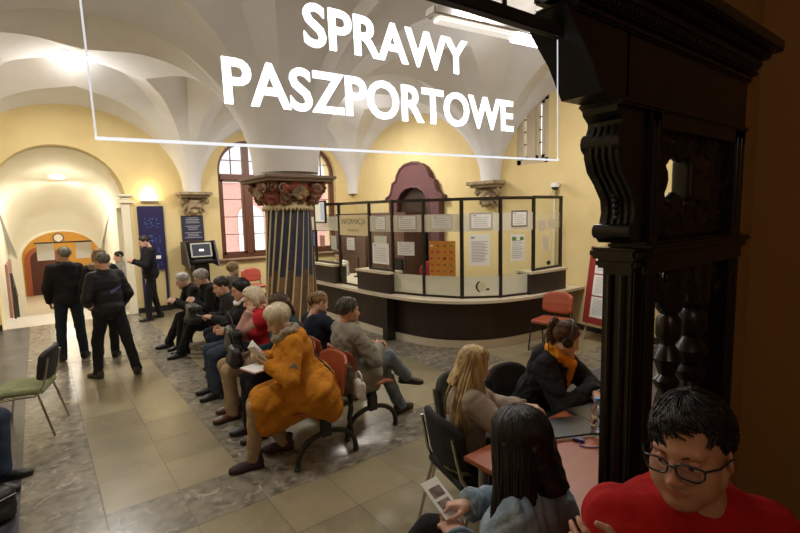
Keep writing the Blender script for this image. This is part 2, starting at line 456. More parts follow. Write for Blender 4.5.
def hair_mesh(RH, o, H, seed, s=1.0, fine=True):
    """H: style dict - kind short|bob|long|tail|bald"""
    rg = np.random.default_rng(seed)
    acc = Acc(); kind = H.get('kind', 'short'); vol = H.get('vol', 0.0); h = .006 if fine else .010
    g = RH.T @ np.array([0, 0, -1.0])
    L = H.get('len', 0.0)
    f = Fld((-.17, -.22, -.16), (.17, .16, .20), h)
    rx, ry, rz = .0795 + vol, .0995 + vol, .0885 + vol
    c0 = (0, -.017, .037)
    f.ell(c0, (rx, ry, rz), 0)
    fy, fz = H.get('front', (.080, .070)); sy, sz = H.get('side', (.022, -.020)); ny, nz = H.get('nape', (-.085, -.085))
    f.cut((0, fy, fz), (0, (fz - sz), -(fy - sy)), .012)
    f.cut((0, sy, sz), (0, (sz - nz), -(sy - ny)), .012)
    if kind in ('bob', 'long'):
        g2 = Fld.like(f)
        bz = H.get('bot', -.07)
        for x in (-1, 1):
            g2.cone((x * (rx - .022), -.012, .02), (x * (rx - .018 + H.get('flare', 0)), -.012 + H.get('by', 0) * 1.2, bz), .030, .026, .02)
        g2.cone((0, -.075 - vol, .0), (0, -.082 - vol + H.get('by', 0), bz), .045, .035, .03, (1, 0, 0), .62)
        f.union(g2, .03)
        # keep the face clear
        f.cut((0, H.get('facecut', .045), 0), (0, 1, -.55), .01)
    if kind == 'tail':
        tp = np.array(H.get('tailpos', (0, -.125, .03)))
        f.ell(tp, (.022, .024, .022), .02)
    f.noise(.0016, 150, seed)
    V, F = f.mesh(); acc.add(xf(V * s, RH, o), F)
    n = H.get('n', 260 if fine else 110); rad = H.get('r', .0022 if fine else .0034)
    part = H.get('part', 0.012)
    m = MB()
    for i in range(n):
        phi = rg.uniform(-PI, PI)        # 0 front, + = left (-x)
        a = abs(phi)
        fr = np.interp(a, [0, .7, 1.25, 1.75, PI], [H.get('tf', 50), H.get('tf', 50) + 8, H.get('ts', 96), H.get('ts', 96) + 16, H.get('tb', 126)])
        fr *= rg.uniform(.86, 1.03)
        th = np.linspace(rg.uniform(4, 45), fr, 7)
        if kind == 'short':
            t0 = rg.uniform(0, 1) ** .7 * max(fr - 14, 5); th = np.linspace(t0, min(t0 + H.get('sl', 30) * rg.uniform(.7, 1.2), fr), 6)
        off = rg.uniform(.0, .004) + .001
        pts = []
        tw = rg.normal(0, .05 if kind != 'short' else H.get('tous', .35))
        lift = rg.uniform(0, H.get('lift', .006)) if kind == 'short' else 0
        for t in th:
            tr = math.radians(t); ph = phi + (tw * (t / 90) if kind != 'short' else tw * (t - th[0]) / 30 + H.get('swirl', .0) * (t - th[0]) / 30)
            if kind == 'short': off = .001 + lift * ((t - th[0]) / max(th[-1] - th[0], 1)) ** 1.5
            pts.append(np.array([c0[0] + part - math.sin(ph) * math.sin(tr) * (rx + off) - part * (t / 130), c0[1] + math.cos(ph) * math.sin(tr) * (ry + off), c0[2] + math.cos(tr) * (rz + off)]))
        if kind == 'long' and a > H.get('amin', .75) or (kind == 'bob' and a > .8):
            p = pts[-1]; ll = L * rg.uniform(.8, 1.05); k = 7
            back = np.array([0, H.get('sweep', -.25), 0]) * (1 if a < 2.3 else H.get('bk', .25))
            out = np.array([-math.sin(phi) * H.get('flare', .0) * 3, 0, 0])
            wv = rg.uniform(-1, 1, 3) * .010; w0 = rg.uniform(0, 6)
            for j in range(1, k + 1):
                t = j / k
                pts.append(p + g * ll * t + back * ll * min(t * 1.4, 1) * .6 + out * t + wv * math.sin(w0 + t * 4.0) * t)
        if kind == 'tail':
            q = np.array(H.get('tailpos', (0, -.125, .03)))
            pts = [p * (1 - (j / 6) ** 2) + q * (j / 6) ** 2 for j, p in enumerate(pts)]
        if not H.get('nostr'):
            rr = [rad * (.5 + .8 * math.sin(PI * min(.95, .12 + .83 * j / (len(pts) - 1)))) for j in range(len(pts))]
            m.tube([tuple(p) for p in pts], rr, 5)
    if kind == 'tail':
        q = np.array(H.get('tailpos', (0, -.125, .03)))
        for i in range(70 if fine else 40):
            a = rg.normal(0, 1, 3) * .010; b = rg.normal(0, 1, 3) * .014; ll = H.get('tlen', .2) * rg.uniform(.7, 1.05)
            pts = [q + a * .5, q + np.array([0, -.03, .012]) + a, q + np.array([0, -.045, -.02]) + a + g * .02, q + np.array([0, -.04, 0]) + g * ll * .5 + b, q + np.array([0, -.03, 0]) + g * ll + b * 1.3]
            m.tube([tuple(p) for p in pts], [.004, .006, .006, .005, .002], 5)
    if kind == 'bun':
        pass
    if m.v: acc.add(xf(np.array([tuple(v) for v in m.v]) * s, RH, o), m.f)
    return acc

MI = dict(lip=1, white=2, iris=3, brow=4)
def person(label, loc, az, P, C, group=None):
    """P pose/body dict, C clothing dict; local frame: +Y the way the person faces, +X their right, origin on the floor under the pelvis"""
    s = P.get('s', 1.0); fem = P.get('fem', False); near = P.get('near', False)
    hb = P.get('h', .016)
    W = P.get('w', 1.0) * (0.9 if fem else 1.0); G = P.get('girth', 1.0)
    sw = .166 * W
    pel = np.array(P.get('pel', (0, 0, P.get('hz', .53))), float)
    T = np.array(Matrix.Rotation(math.radians(P.get('side', 0)), 3, 'Y') @ Matrix.Rotation(-math.radians(P.get('lean', 0)), 3, 'X') @ Vector((0, 0, 1)))
    Rr = np.array(Matrix.Rotation(math.radians(P.get('side', 0)), 3, 'Y') @ Vector((1, 0, 0)))
    Fr = np.cross(T, Rr)
    tw = math.radians(P.get('twist', 0))              # + turns the chest to the left
    RS = Rr * math.cos(tw) + Fr * math.sin(tw); FS = np.cross(T, RS)
    hun = P.get('hunch', .02)
    def sp(t): return pel + T * t * s + Fr * hun * (t / .5) ** 2
    nb = sp(.50); ch = sp(.345); be = sp(.17); hp = sp(.02)
    shp = sp(.455)
    S = {1: shp + RS * sw * s, -1: shp - RS * sw * s}
    if P.get('shrug'):
        for k in S: S[k] = S[k] + T * P['shrug']
    # head
    hy, hpit, hr = P.get('head', (0, 0, 0))
    yaw0 = math.degrees(tw) * .6
    RH = rotm('Z', yaw0 + hy) @ rotm('X', -hpit) @ rotm('Y', hr)
    hd = nb + (T * .55 + np.array([0, 0, .45])) * .150 * s + FS * (.022 + .0012 * hpit) * s + np.array(P.get('hoff', (0, 0, 0)))
    # arms
    l1, l2 = .285 * s, .255 * s
    E = {}; WR = {}
    for k, nm in ((1, 'r'), (-1, 'l')):
        tgt = P.get(nm + 'w')
        if tgt is None: tgt = S[k] + np.array([k * .05, .03, -.52 * s])
        E[k], WR[k] = ik(S[k], tgt, l1, l2, P.get(nm + 'e', (k * .6, -.7, -.4)))
    # legs
    HJ = {k: hp + Rr * .088 * k * W * s for k in (1, -1)}
    K = {}; A = {}
    for k, nm in ((1, 'r'), (-1, 'l')):
        tgt = P.get(nm + 'f', (k * .1, .42 if pel[2] < .75 else 0, .085))
        K[k], A[k] = ik(HJ[k], tgt, P.get('thigh', .435) * s, P.get('shin', .425) * s, P.get(nm + 'k', (k * .08, 1, .55)))
    allp = np.array([pel, nb, hd] + [d[k] for d in (S, E, WR, K, A) for k in (1, -1)])
    lo = allp.min(0) - .24; hi = allp.max(0) + .24; lo[2] = min(lo[2], -.02)
    AX = axes(Rr, Fr, T); AS = axes(RS, FS, T)
    # ---------------- body (skin)
    skin = P.get('skin', (.62, .36, .26))
    sm = skinmat('skin_%.2f_%.2f' % (skin[0], skin[1]), skin)
    hairc = C.get('hairc', ((.02, .015, .01), (.05, .035, .02)))
    hm = hairmat('hair_%.3f_%.3f_%.3f' % hairc[0], *hairc)
    mats = [sm, mat('lips_%.2f' % skin[0], P.get('lipc', (skin[0] * .75, skin[1] * .5, skin[2] * .5)), .45), mat('eye_white', (.75, .72, .68), .25), mat('iris', P.get('iris', (.03, .02, .012)), .15), hm]
    acc = Acc()
    b = Fld(lo, hi, hb)
    sk = -.012
    def torso(f, p, k=.03, bust=True):
        f.ell(ch, ((.160 * W + p) * s, (.102 * G + p) * s, (.17 + p) * s), k, AS)
        f.ell(be, ((.146 * W * G + p) * s, (.104 * G + p) * s, (.16 + p) * s), k, AX)
        f.ell(hp, ((.158 * W + p) * s, (.122 * G + p) * s, (.12 + p) * s), k, AX)
        for q in (1, -1): f.cone(nb - T * .02, S[q], .052 * s + p * .8, .050 * s + p * .7, k)
        if fem and bust:
            for q in (1, -1): f.ell(ch + T * .0 + FS * .085 + RS * q * .072, (.062 + p,) * 3, .04)
        if P.get('belly'): f.ell(be + Fr * .07 + T * (-.02), (.13 + p, .09 + p, .13 + p), .05, AX)
    torso(b, sk)
    def arm(f, q, p, k=.02, r=(.052, .043, .041, .029)):
        r = [x * s * P.get('armr', 1.0) for x in r]
        f.cone(S[q], E[q], r[0] + p, r[1] + p, k); f.cone(E[q], WR[q], r[2] + p, r[3] + p, k)
    for q in (1, -1):
        bb = Fld.like(b) if False else b
        arm(b, q, -.006 if not P.get('bare') else 0.0)
        b.cone(HJ[q], K[q], .070 * s, .048 * s, .02); b.cone(K[q], A[q], .046 * s, .032 * s, .02)
    V, F = b.mesh(); acc.add(V, F, 0)
    hh = .0052 if near else .0085
    head_mesh(acc, RH, hd, hh, dict(P, hs=P.get('hs', 1.0) * (s if s < 1 else 1) * (.96 if fem else 1.0)), MI)
    for q, nm in ((1, 'r'), (-1, 'l')):
        hd_ = P.get(nm + 'h', {})
        fd = vn(WR[q] - E[q]); d = hd_.get('dir', fd)
        hand_mesh(acc, WR[q] + fd * .005, d, hd_.get('palm', (-q, 0, -.3)), q, .0042 if near else .0065, hd_.get('curl', .45), hs=(.92 if fem else 1.02) * s, thumb=hd_.get('thumb', .5), point=hd_.get('point', False))
    root = acc.build('person', mats, relax=1)
    root.location = loc; root.rotation_euler = (0, 0, math.radians(az - 90))
    tag(root, label, 'person', group)
    J = dict(S=S, E=E, W=WR, K=K, A=A, HJ=HJ, nb=nb, hd=hd, RH=RH, T=T, R=Rr, F=Fr, RS=RS, FS=FS, pel=pel, ch=ch, be=be, hp=hp, AS=AS, AX=AX, s=s, lo=lo, hi=hi)
    hg = P.get('hg', .013)
    # ---------------- trousers
    t = C.get('trousers')
    if t:
        f = Fld(lo, hi, hg); p = t.get('p', .014)
        f.ell(hp, ((.158 * W + p) * s, (.125 * G + p) * s, (.125 + p) * s), .05, AX); f.cut(sp(.20), T)
        for q in (1, -1):
            f.cone(HJ[q], K[q], (.082 + p) * s * t.get('tw', 1), (.056 + p) * s, .03)
            g2 = Fld.like(f); an = A[q] + vn(A[q] - K[q]) * t.get('low', .03)
            g2.cone(K[q], an, (.054 + p) * s, (t.get('ank', .046) + p) * s, .02); g2.cut(an, vn(A[q] - K[q]))
            f.union(g2, .02)
        f.noise(t.get('wr', .004) * .7, 34, 5); f.folds(t.get('wr', .004) * 1.5, 26, P.get('seed', 1) + 50)
        V, F = f.mesh(); a2 = Acc(); a2.add(V, F); a2.build(t.get('name', 'trousers'), t['m'], root)
    # ---------------- skirted coat / jacket / top layers, inner first
    for g in C.get('tops', []):
        f = Fld(lo, hi, g.get('h', hg)); p = g.get('p', .02)
        torso(f, p)
        hem = g.get('hem', -.06)
        if g.get('skirt'):   # coat panels that follow the thighs
            fr = g['skirt']
            for q in (1, -1):
                e = HJ[q] * (1 - fr) + K[q] * fr
                f.cone(HJ[q], e, (.10 + p) * s, (g.get('skr', .10) + p) * s, .05)
            if g.get('tail'):
                f.cone(hp - Fr * .03, hp - Fr * g['tail'] - np.array([0, 0, .16]), .19 + p, .13 + p, .06, Rr, .6)
            if g.get('drop'):   # cloth hanging below the seat
                dz = g['drop']
                for q in (1, -1):
                    e = HJ[q] * (1 - fr) + K[q] * fr
                    f.cone(HJ[q] - np.array([0, 0, .05]), e - np.array([0, 0, dz]), .10 + p, .07 + p, .05)
        f.cut(sp(hem), -T if not g.get('skirt') else (0, 0, -1), .01)
        if g.get('hemz') is not None: f.cut((0, 0, g['hemz']), (0, 0, -1))
        if g.get('vneck'):
            v = g['vneck']; 
            c0 = nb + FS * .10; c1 = sp(.50 - v) + FS * .16
            f.cone(c0 + T * .03, c1, g.get('vw', .075), .012, .012, op='s')
        f.ell(nb + T * .075 * s + FS * .01, (.066 * s, .066 * s, .075 * s), .015, AS, op='s')   # neck hole
        if g.get('collar'):
            c = Fld.like(f); cz = g['collar']
            c.cone(nb - T * .015, nb + T * cz + FS * .008, .082 * s + p * .5, .074 * s + p * .5, .01, FS, .92)
            c.cut(nb + T * cz + FS * .03, T + FS * -.25); c.cone(nb - T * .05, nb + T * (cz + .1) + FS * .012, .064 * s, .062 * s, .004, op='s')
            if g.get('copen', True): c.cone(nb + FS * .11 + T * .0, nb + FS * .10 + T * (cz + .04), .03, .055, .01, op='s')
            f.union(c, .012)
        if g.get('hood'):
            c = Fld.like(f); q0 = nb - FS * (.085) - T * .035
            c.ell(q0, (.135 * s, .062, .085), .01, AS)
            for q in (1, -1): c.cone(q0 + RS * q * .08, nb + RS * q * .085 + FS * .06 - T * .02, .05, .032, .03)
            c.ell(nb + T * .06 + FS * .0, (.074, .075, .09), .02, AS, op='s')
            f.union(c, .015)
        for q in (1, -1):
            a2 = Fld.like(f); ext = g.get('sleeve', 1.0)
            ap = p * .72 + g.get('ap', 0)
            r = [.054 * s, .045 * s, .044 * s, .034 * s]
            if ext > .5:
                we = E[q] + (WR[q] - E[q]) * min(1.0, (ext - .5) * 2 if ext < 1 else 1.0)
                a2.cone(S[q], E[q], r[0] + ap, r[1] + ap, .02); a2.cone(E[q], we, r[2] + ap, r[3] + ap * .8, .02)
                lim = Fld.like(f); d = vn(WR[q] - E[q])
                a3 = Fld.like(f); a3.cone(E[q], we + d * .03, r[2] + ap, r[3] + ap * .8, .0); a3.cut(we, d)
                a4 = Fld.like(f); a4.cone(S[q], E[q], r[0] + ap, r[1] + ap, 0); a4.union(a3, .012); a2 = a4
            else:
                we = S[q] + (E[q] - S[q]) * ext * 2; d = vn(E[q] - S[q])
                a2.cone(S[q], E[q], r[0] + ap, r[0] + ap + .008, 0); a2.cut(we, d)
            f.union(a2, .016)
        if g.get('open'):    # front gap showing the layer beneath
            w = g['open']
            f.cone(nb + FS * .13 + T * .02, sp(-.10) + FS * .20, w, w * g.get('opb', 1.2), .01, op='s')
        f.noise(g.get('wr', .0045) * .35, g.get('wf', 26), g.get('seed', 3)); f.folds(g.get('wr', .0045) * 1.25, g.get('wf', 26) * 1.35, P.get('seed', 1))
        if g.get('quilt'):
            sl, X, Y, Z = f.win(f.lo, f.lo + f.h * (f.n - 1))
            f.v = f.v + (.004 * np.abs(np.sin(Z * PI / g['quilt'])) * -1 + .002).astype(np.float32)
        V, F = f.mesh(); a2 = Acc()
        mi = 0
        if g.get('zones'):
            Cc = V[F].mean(1); mi = g['zones'](Cc, J)
        a2.add(V, F, mi); go = a2.build(g.get('name', 'jacket'), g['m'], root)
        J.setdefault('tops', []).append(go)
    # ---------------- hair
    H = C.get('hair')
    if H:
        ha = hair_mesh(RH, hd, H, P.get('seed', 1), P.get('hs', 1.0) * (s if s < 1 else 1) * (.96 if fem else 1.0), near)
        J['hair'] = ha.build('hair', hm, root, relax=0)
    # ---------------- shoes
    sh = C.get('shoes')
    if sh:
        for q, nm in ((1, 'r'), (-1, 'l')):
            if P.get(nm + 'noshoe'): continue
            yw = P.get(nm + 'fy', -q * -8 * -1); pt = P.get(nm + 'fp', 0)
            RF = rotm('Z', yw) @ rotm('X', pt)
            f = Fld((-.075, -.11, -.095), (.075, .23, .13), .0075 if near else .010)
            hgt = sh.get('hi', .02)
            f.cone((0, -.042, -.040), (0, .09, -.050), .040, .038, .02)
            f.ell((0, .125, -.056), (.043, .072, .030), .03)
            f.cone((0, -.02, -.03), (0, -.03, hgt), .044, .046, .03)
            f.cut((0, 0, hgt), (0, 0, 1))
            f.cut((0, 0, -.074), (0, 0, -1))
            V, F = f.mesh(); a2 = Acc(); a2.add(xf(V * s, RF, A[q]), F)
            so = a2.build('shoe', sh['m'], root)
            f = Fld((-.075, -.11, -.10), (.075, .23, .0), .0075 if near else .010)
            f.cone((0, -.042, -.060), (0, .09, -.060), .042, .040, .02); f.ell((0, .125, -.062), (.046, .076, .035), .03)
            f.cut((0, 0, -.068), (0, 0, 1)); f.cut((0, 0, -.085), (0, 0, -1))
            V, F = f.mesh(); a2 = Acc(); a2.add(xf(V * s, RF, A[q]), F)
            ss = a2.build('sole', sh.get('sole', mat('rubber_sole', (.02, .018, .016), .8)), so)
    return root, J
def to_world(root, p):
    return Matrix.LocRotScale(root.location, root.rotation_euler, None) @ Vector(tuple(float(x) for x in p))
def child_mesh(mb, name, m, root, smooth=40): return mb.build(name, m, root, smooth)
# ------------------------------------------------------------------ setting
YW = 11.5; XR = 7.16; XL = -1.42; YF = 0.86       # hall walls
def glassmat(name, tint=(1, 1, 1), fac=0.08, rough=0.02):
    if name in MATS: return MATS[name]
    m = bpy.data.materials.new(name); m.use_nodes = True; nt = m.node_tree; nt.nodes.clear()
    o = nt.nodes.new('ShaderNodeOutputMaterial'); t = nt.nodes.new('ShaderNodeBsdfTransparent'); g = nt.nodes.new('ShaderNodeBsdfGlossy')
    mx = nt.nodes.new('ShaderNodeMixShader'); lw = nt.nodes.new('ShaderNodeFresnel'); lw.inputs['IOR'].default_value = 1.0 + fac * 3
    t.inputs[0].default_value = (*tint, 1); g.inputs['Roughness'].default_value = rough; g.inputs[0].default_value = (.9, .9, .9, 1)
    ge = nt.nodes.new('ShaderNodeNewGeometry'); iv = nt.nodes.new('ShaderNodeMath'); iv.operation = 'SUBTRACT'; iv.inputs[0].default_value = 1.0; ml = nt.nodes.new('ShaderNodeMath'); ml.operation = 'MULTIPLY'
    nt.links.new(ge.outputs['Backfacing'], iv.inputs[1]); nt.links.new(iv.outputs[0], ml.inputs[0]); nt.links.new(lw.outputs[0], ml.inputs[1])
    nt.links.new(ml.outputs[0], mx.inputs[0]); nt.links.new(t.outputs[0], mx.inputs[1]); nt.links.new(g.outputs[0], mx.inputs[2])
    nt.links.new(mx.outputs[0], o.inputs[0]); MATS[name] = m; return m
def frosted(name, col, a):
    if name in MATS: return MATS[name]
    m = bpy.data.materials.new(name); m.use_nodes = True; nt = m.node_tree; nt.nodes.clear()
    o = nt.nodes.new('ShaderNodeOutputMaterial'); t = nt.nodes.new('ShaderNodeBsdfTransparent'); d = nt.nodes.new('ShaderNodeBsdfDiffuse'); tl = nt.nodes.new('ShaderNodeBsdfTranslucent')
    m0 = nt.nodes.new('ShaderNodeMixShader'); m1 = nt.nodes.new('ShaderNodeMixShader')
    d.inputs[0].default_value = (*col, 1); tl.inputs[0].default_value = (*col, 1); m0.inputs[0].default_value = .45; m1.inputs[0].default_value = a
    nt.links.new(d.outputs[0], m0.inputs[1]); nt.links.new(tl.outputs[0], m0.inputs[2])
    nt.links.new(t.outputs[0], m1.inputs[1]); nt.links.new(m0.outputs[0], m1.inputs[2]); nt.links.new(m1.outputs[0], o.inputs[0]); MATS[name] = m; return m
def struct(o): o['kind'] = 'structure'; return o

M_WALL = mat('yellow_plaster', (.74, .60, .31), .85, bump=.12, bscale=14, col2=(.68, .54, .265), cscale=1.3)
M_CREAM = mat('cream_plaster', (.82, .77, .62), .85, bump=.1, bscale=14, col2=(.78, .72, .56), cscale=1.6)
M_VAULT = mat('vault_plaster', (.77, .77, .785), .9, bump=.1, bscale=9, col2=(.70, .69, .69), cscale=1.1)
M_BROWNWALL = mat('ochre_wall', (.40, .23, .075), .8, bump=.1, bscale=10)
M_DARKWOOD = mat('ebonised_wood', (.008, .0065, .006), .30, bump=.15, bscale=24, spec=.45, stretch=(1, 1, .25))
M_COUNTER = mat('dark_veneer', (.020, .011, .008), .45, bump=.05, bscale=60, col2=(.030, .016, .012), cscale=14, stretch=(1, 1, .1))
M_TOP = mat('cream_laminate', (.62, .55, .42), .35)
M_FRAME = mat('dark_bronze_frame', (.022, .016, .012), .4, metal=.3)
M_WINFR = mat('brown_window_wood', (.13, .045, .024), .45, bump=.1, bscale=40, stretch=(1, 1, .2))
M_STONE = mat('carved_sandstone', (.40, .31, .20), .9, bump=.4, bscale=30, col2=(.26, .20, .13), cscale=9)
M_PAPER = mat('white_paper', (.80, .80, .78), .8)
M_INK = mat('printed_ink', (.10, .10, .11), .8)
M_BLACK = mat('black_plastic', (.012, .012, .013), .4)
M_CHROME = mat('chrome', (.55, .54, .52), .25, metal=1)
M_BLKMETAL = mat('black_metal', (.012, .011, .011), .45)

# floor: stone slabs, beige fields with grey marble bands
def floor_mat(name, a, b, vein, vs, rough, cs=2.4, e0=.60, e1=.72):
    m = mat(name, a, rough, bump=.03, bscale=12, col2=b, cscale=cs, detail=8, spec=.5)
    nt = m.node_tree; bs = nt.nodes['Principled BSDF']
    src = bs.inputs['Base Color'].links[0].from_socket
    tc = nt.nodes['Texture Coordinate'] if 'Texture Coordinate' in nt.nodes else [n for n in nt.nodes if n.type == 'TEX_COORD'][0]
    wv = nt.nodes.new('ShaderNodeTexNoise'); wv.inputs['Scale'].default_value = vs; wv.inputs['Detail'].default_value = 8; wv.inputs['Distortion'].default_value = 1.2
    nt.links.new(tc.outputs['Object'], wv.inputs['Vector'])
    rp = nt.nodes.new('ShaderNodeValToRGB'); e = rp.color_ramp.elements; e[0].position = e0; e[0].color = (0, 0, 0, 1); e[1].position = e1; e[1].color = (1, 1, 1, 1)
    nt.links.new(wv.outputs['Fac'], rp.inputs[0])
    mx = nt.nodes.new('ShaderNodeMix'); mx.data_type = 'RGBA'; mx.inputs[7].default_value = (*vein, 1)
    ml = nt.nodes.new('ShaderNodeMath'); ml.operation = 'MULTIPLY'; ml.inputs[1].default_value = .75
    nt.links.new(rp.outputs[0], ml.inputs[0]); nt.links.new(ml.outputs[0], mx.inputs[0]); nt.links.new(src, mx.inputs[6])
    # slab to slab variation
    mp = nt.nodes.new('ShaderNodeVectorMath'); mp.operation = 'SNAP'; mp.inputs[1].default_value = (.47, .5, 10)
    ad = nt.nodes.new('ShaderNodeVectorMath'); ad.operation = 'ADD'; ad.inputs[1].default_value = (.25, -.17, 0)
    nt.links.new(tc.outputs['Object'], ad.inputs[0]); nt.links.new(ad.outputs[0], mp.inputs[0])
    wn = nt.nodes.new('ShaderNodeTexWhiteNoise'); nt.links.new(mp.outputs[0], wn.inputs[0])
    hs = nt.nodes.new('ShaderNodeHueSaturation'); mr = nt.nodes.new('ShaderNodeMapRange'); mr.inputs[3].default_value = .82; mr.inputs[4].default_value = 1.1
    nt.links.new(wn.outputs['Value'], mr.inputs[0]); nt.links.new(mr.outputs[0], hs.inputs['Value']); nt.links.new(mx.outputs[2], hs.inputs['Color'])
    nt.links.new(hs.outputs[0], bs.inputs['Base Color'])
    return m
MF_B = floor_mat('beige_slab', (.295, .25, .16), (.24, .205, .13), (.34, .30, .21), 5, .30)
MF_G = floor_mat('grey_marble_slab', (.255, .225, .18), (.115, .105, .088), (.50, .45, .37), 9, .27, 9, .55, .72)
MF_D = floor_mat('dark_slate_slab', (.085, .085, .098), (.06, .062, .075), (.2, .19, .2), 6, .30)
MF_J = mat('floor_joint', (.12, .10, .075), .9)
fl = MB(); gx = [-.26 + .47 * i for i in range(-3, 17)]; gx = [x for x in gx if x < XR + .2]; gx[0] = XL - .1; gx.append(XR + .02)
gy = [3.15, 3.67] + [3.67 + .49 * i for i in range(1, 17)]; gy = sorted(gy + [3.15 - .49 * i for i in range(1, 10)] + [-1.7]); gy = [y for y in gy if y < YW - .1 and y >= -1.7] + [YW + .05]
fl.cur = 3; fl.box((XL - .1, -1.7, -.10), (XR + .02, YW + .05, -.003))
for i in range(len(gx) - 1):
    for j in range(len(gy) - 1):
        xm = (gx[i] + gx[i + 1]) / 2; ym = (gy[j] + gy[j + 1]) / 2
        if xm < -.26: c = 2 if xm > -.8 else 1
        elif xm < .22: c = 1
        elif 3.15 < ym < 3.67: c = 1
        elif 1.16 < xm < 1.64 and ym > 3.67: c = 1
        elif 4.0 < xm < 5.0 and 4.1 < ym: c = 1
        elif 4.6 < xm and 2.4 < ym < 3.15: c = 2
        elif 7.6 < ym < 8.1: c = 1
        else: c = 0
        fl.cur = c; g = .0016
        x0, x1, y0, y1 = gx[i] + g, gx[i + 1] - g, gy[j] + g, gy[j + 1] - g
        n = len(fl.v); fl.v += [(x0, y0, 0), (x1, y0, 0), (x1, y1, 0), (x0, y1, 0)]; fl.f.append((n, n + 1, n + 2, n + 3)); fl.mi.append(c)
struct(fl.build('floor', [MF_B, MF_G, MF_D, MF_J]))

# walls with openings (2D outlines with holes, given thickness)
def wall_poly(name, loops, M, m, thick, m_in=None):
    cu = bpy.data.curves.new(name, 'CURVE'); cu.dimensions = '2D'; cu.fill_mode = 'BOTH'; cu.extrude = thick / 2
    for lp in loops:
        s = cu.splines.new('POLY'); s.points.add(len(lp) - 1); s.use_cyclic_u = True
        for p, q in zip(s.points, lp): p.co = (q[0], q[1], 0, 1)
    t = bpy.data.objects.new(name, cu); COL.objects.link(t); dg = bpy.context.evaluated_depsgraph_get(); dg.update()
    me = bpy.data.meshes.new_from_object(t.evaluated_get(dg)); bpy.data.objects.remove(t); bpy.data.curves.remove(cu)
    me.transform(M); me.materials.clear(); me.materials.append(m)
    o = bpy.data.objects.new(name, me); COL.objects.link(o); return struct(o)
def arch(x0, x1, zb, zs, n=20, rise=None):
    r = (x1 - x0) / 2; c = (x0 + x1) / 2; rise = rise or r
    return [(x0, zb), (x1, zb)] + [(c + r * math.cos(PI * i / n), zs + rise * math.sin(PI * i / n)) for i in range(n + 1)]
WIN = [(3.46, 4.90), (5.16, 6.60)]; WSILL = 1.05; WSPR = 3.12
Mback = frame((0, YW + .3, 0), (1, 0, 0), (0, 0, 1))
CO0, CO1, COS = -.66, 1.55, 2.40
wall_poly('wall_back', [[(XL - .4, -.1), (XR + .4, -.1), (XR + .4, 5.2), (XL - .4, 5.2)], arch(CO0, CO1, -.09, COS)] + [arch(a, b, WSILL, WSPR) for a, b in WIN], Mback, M_WALL, .6)
Mright = frame((XR + .25, 0, 0), (0, -1, 0), (0, 0, 1))     # x runs towards the camera (-y)
SW = (-5.78, -5.10)     # small window in local x = -y
wall_poly('wall_right', [[(-YW - .3, -.1), (-YF + .3, -.1), (-YF + .3, 5.2), (-YW - .3, 5.2)], [(SW[0], 2.85), (SW[1], 2.85), (SW[1], 4.0), (SW[0], 4.0)]], Mright, M_WALL, .5)
# front wall carries the wooden portal opening
Mfront = frame((0, YF - .03, 0), (1, 0, 0), (0, 0, 1))
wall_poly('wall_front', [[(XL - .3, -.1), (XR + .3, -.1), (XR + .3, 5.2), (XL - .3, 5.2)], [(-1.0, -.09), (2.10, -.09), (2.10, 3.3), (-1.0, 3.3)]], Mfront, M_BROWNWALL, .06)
w = MB(); w.box((XL - .3, YF, -.1), (XL, YW + .3, 5.2)); struct(w.build('wall_left', M_WALL))
# vestibule around the photographer
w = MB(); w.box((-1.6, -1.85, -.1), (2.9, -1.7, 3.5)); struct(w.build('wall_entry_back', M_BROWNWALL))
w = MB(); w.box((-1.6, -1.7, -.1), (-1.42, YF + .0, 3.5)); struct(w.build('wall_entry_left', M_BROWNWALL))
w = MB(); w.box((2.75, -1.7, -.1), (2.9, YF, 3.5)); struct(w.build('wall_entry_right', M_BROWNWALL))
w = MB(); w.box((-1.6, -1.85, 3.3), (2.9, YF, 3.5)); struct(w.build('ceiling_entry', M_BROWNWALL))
w = MB(); w.box((CO1, YW - .012, 0), (XR, YW, .11)); w.box((XL, YW - .012, 0), (CO0, YW, .11)); struct(w.build('baseboard_back', mat('dark_skirting', (.02, .018, .016), .5)))
w = MB(); w.box((XR - .012, YF + .2, 0), (XR, YW, .10)); struct(w.build('baseboard_right', MATS['dark_skirting']))

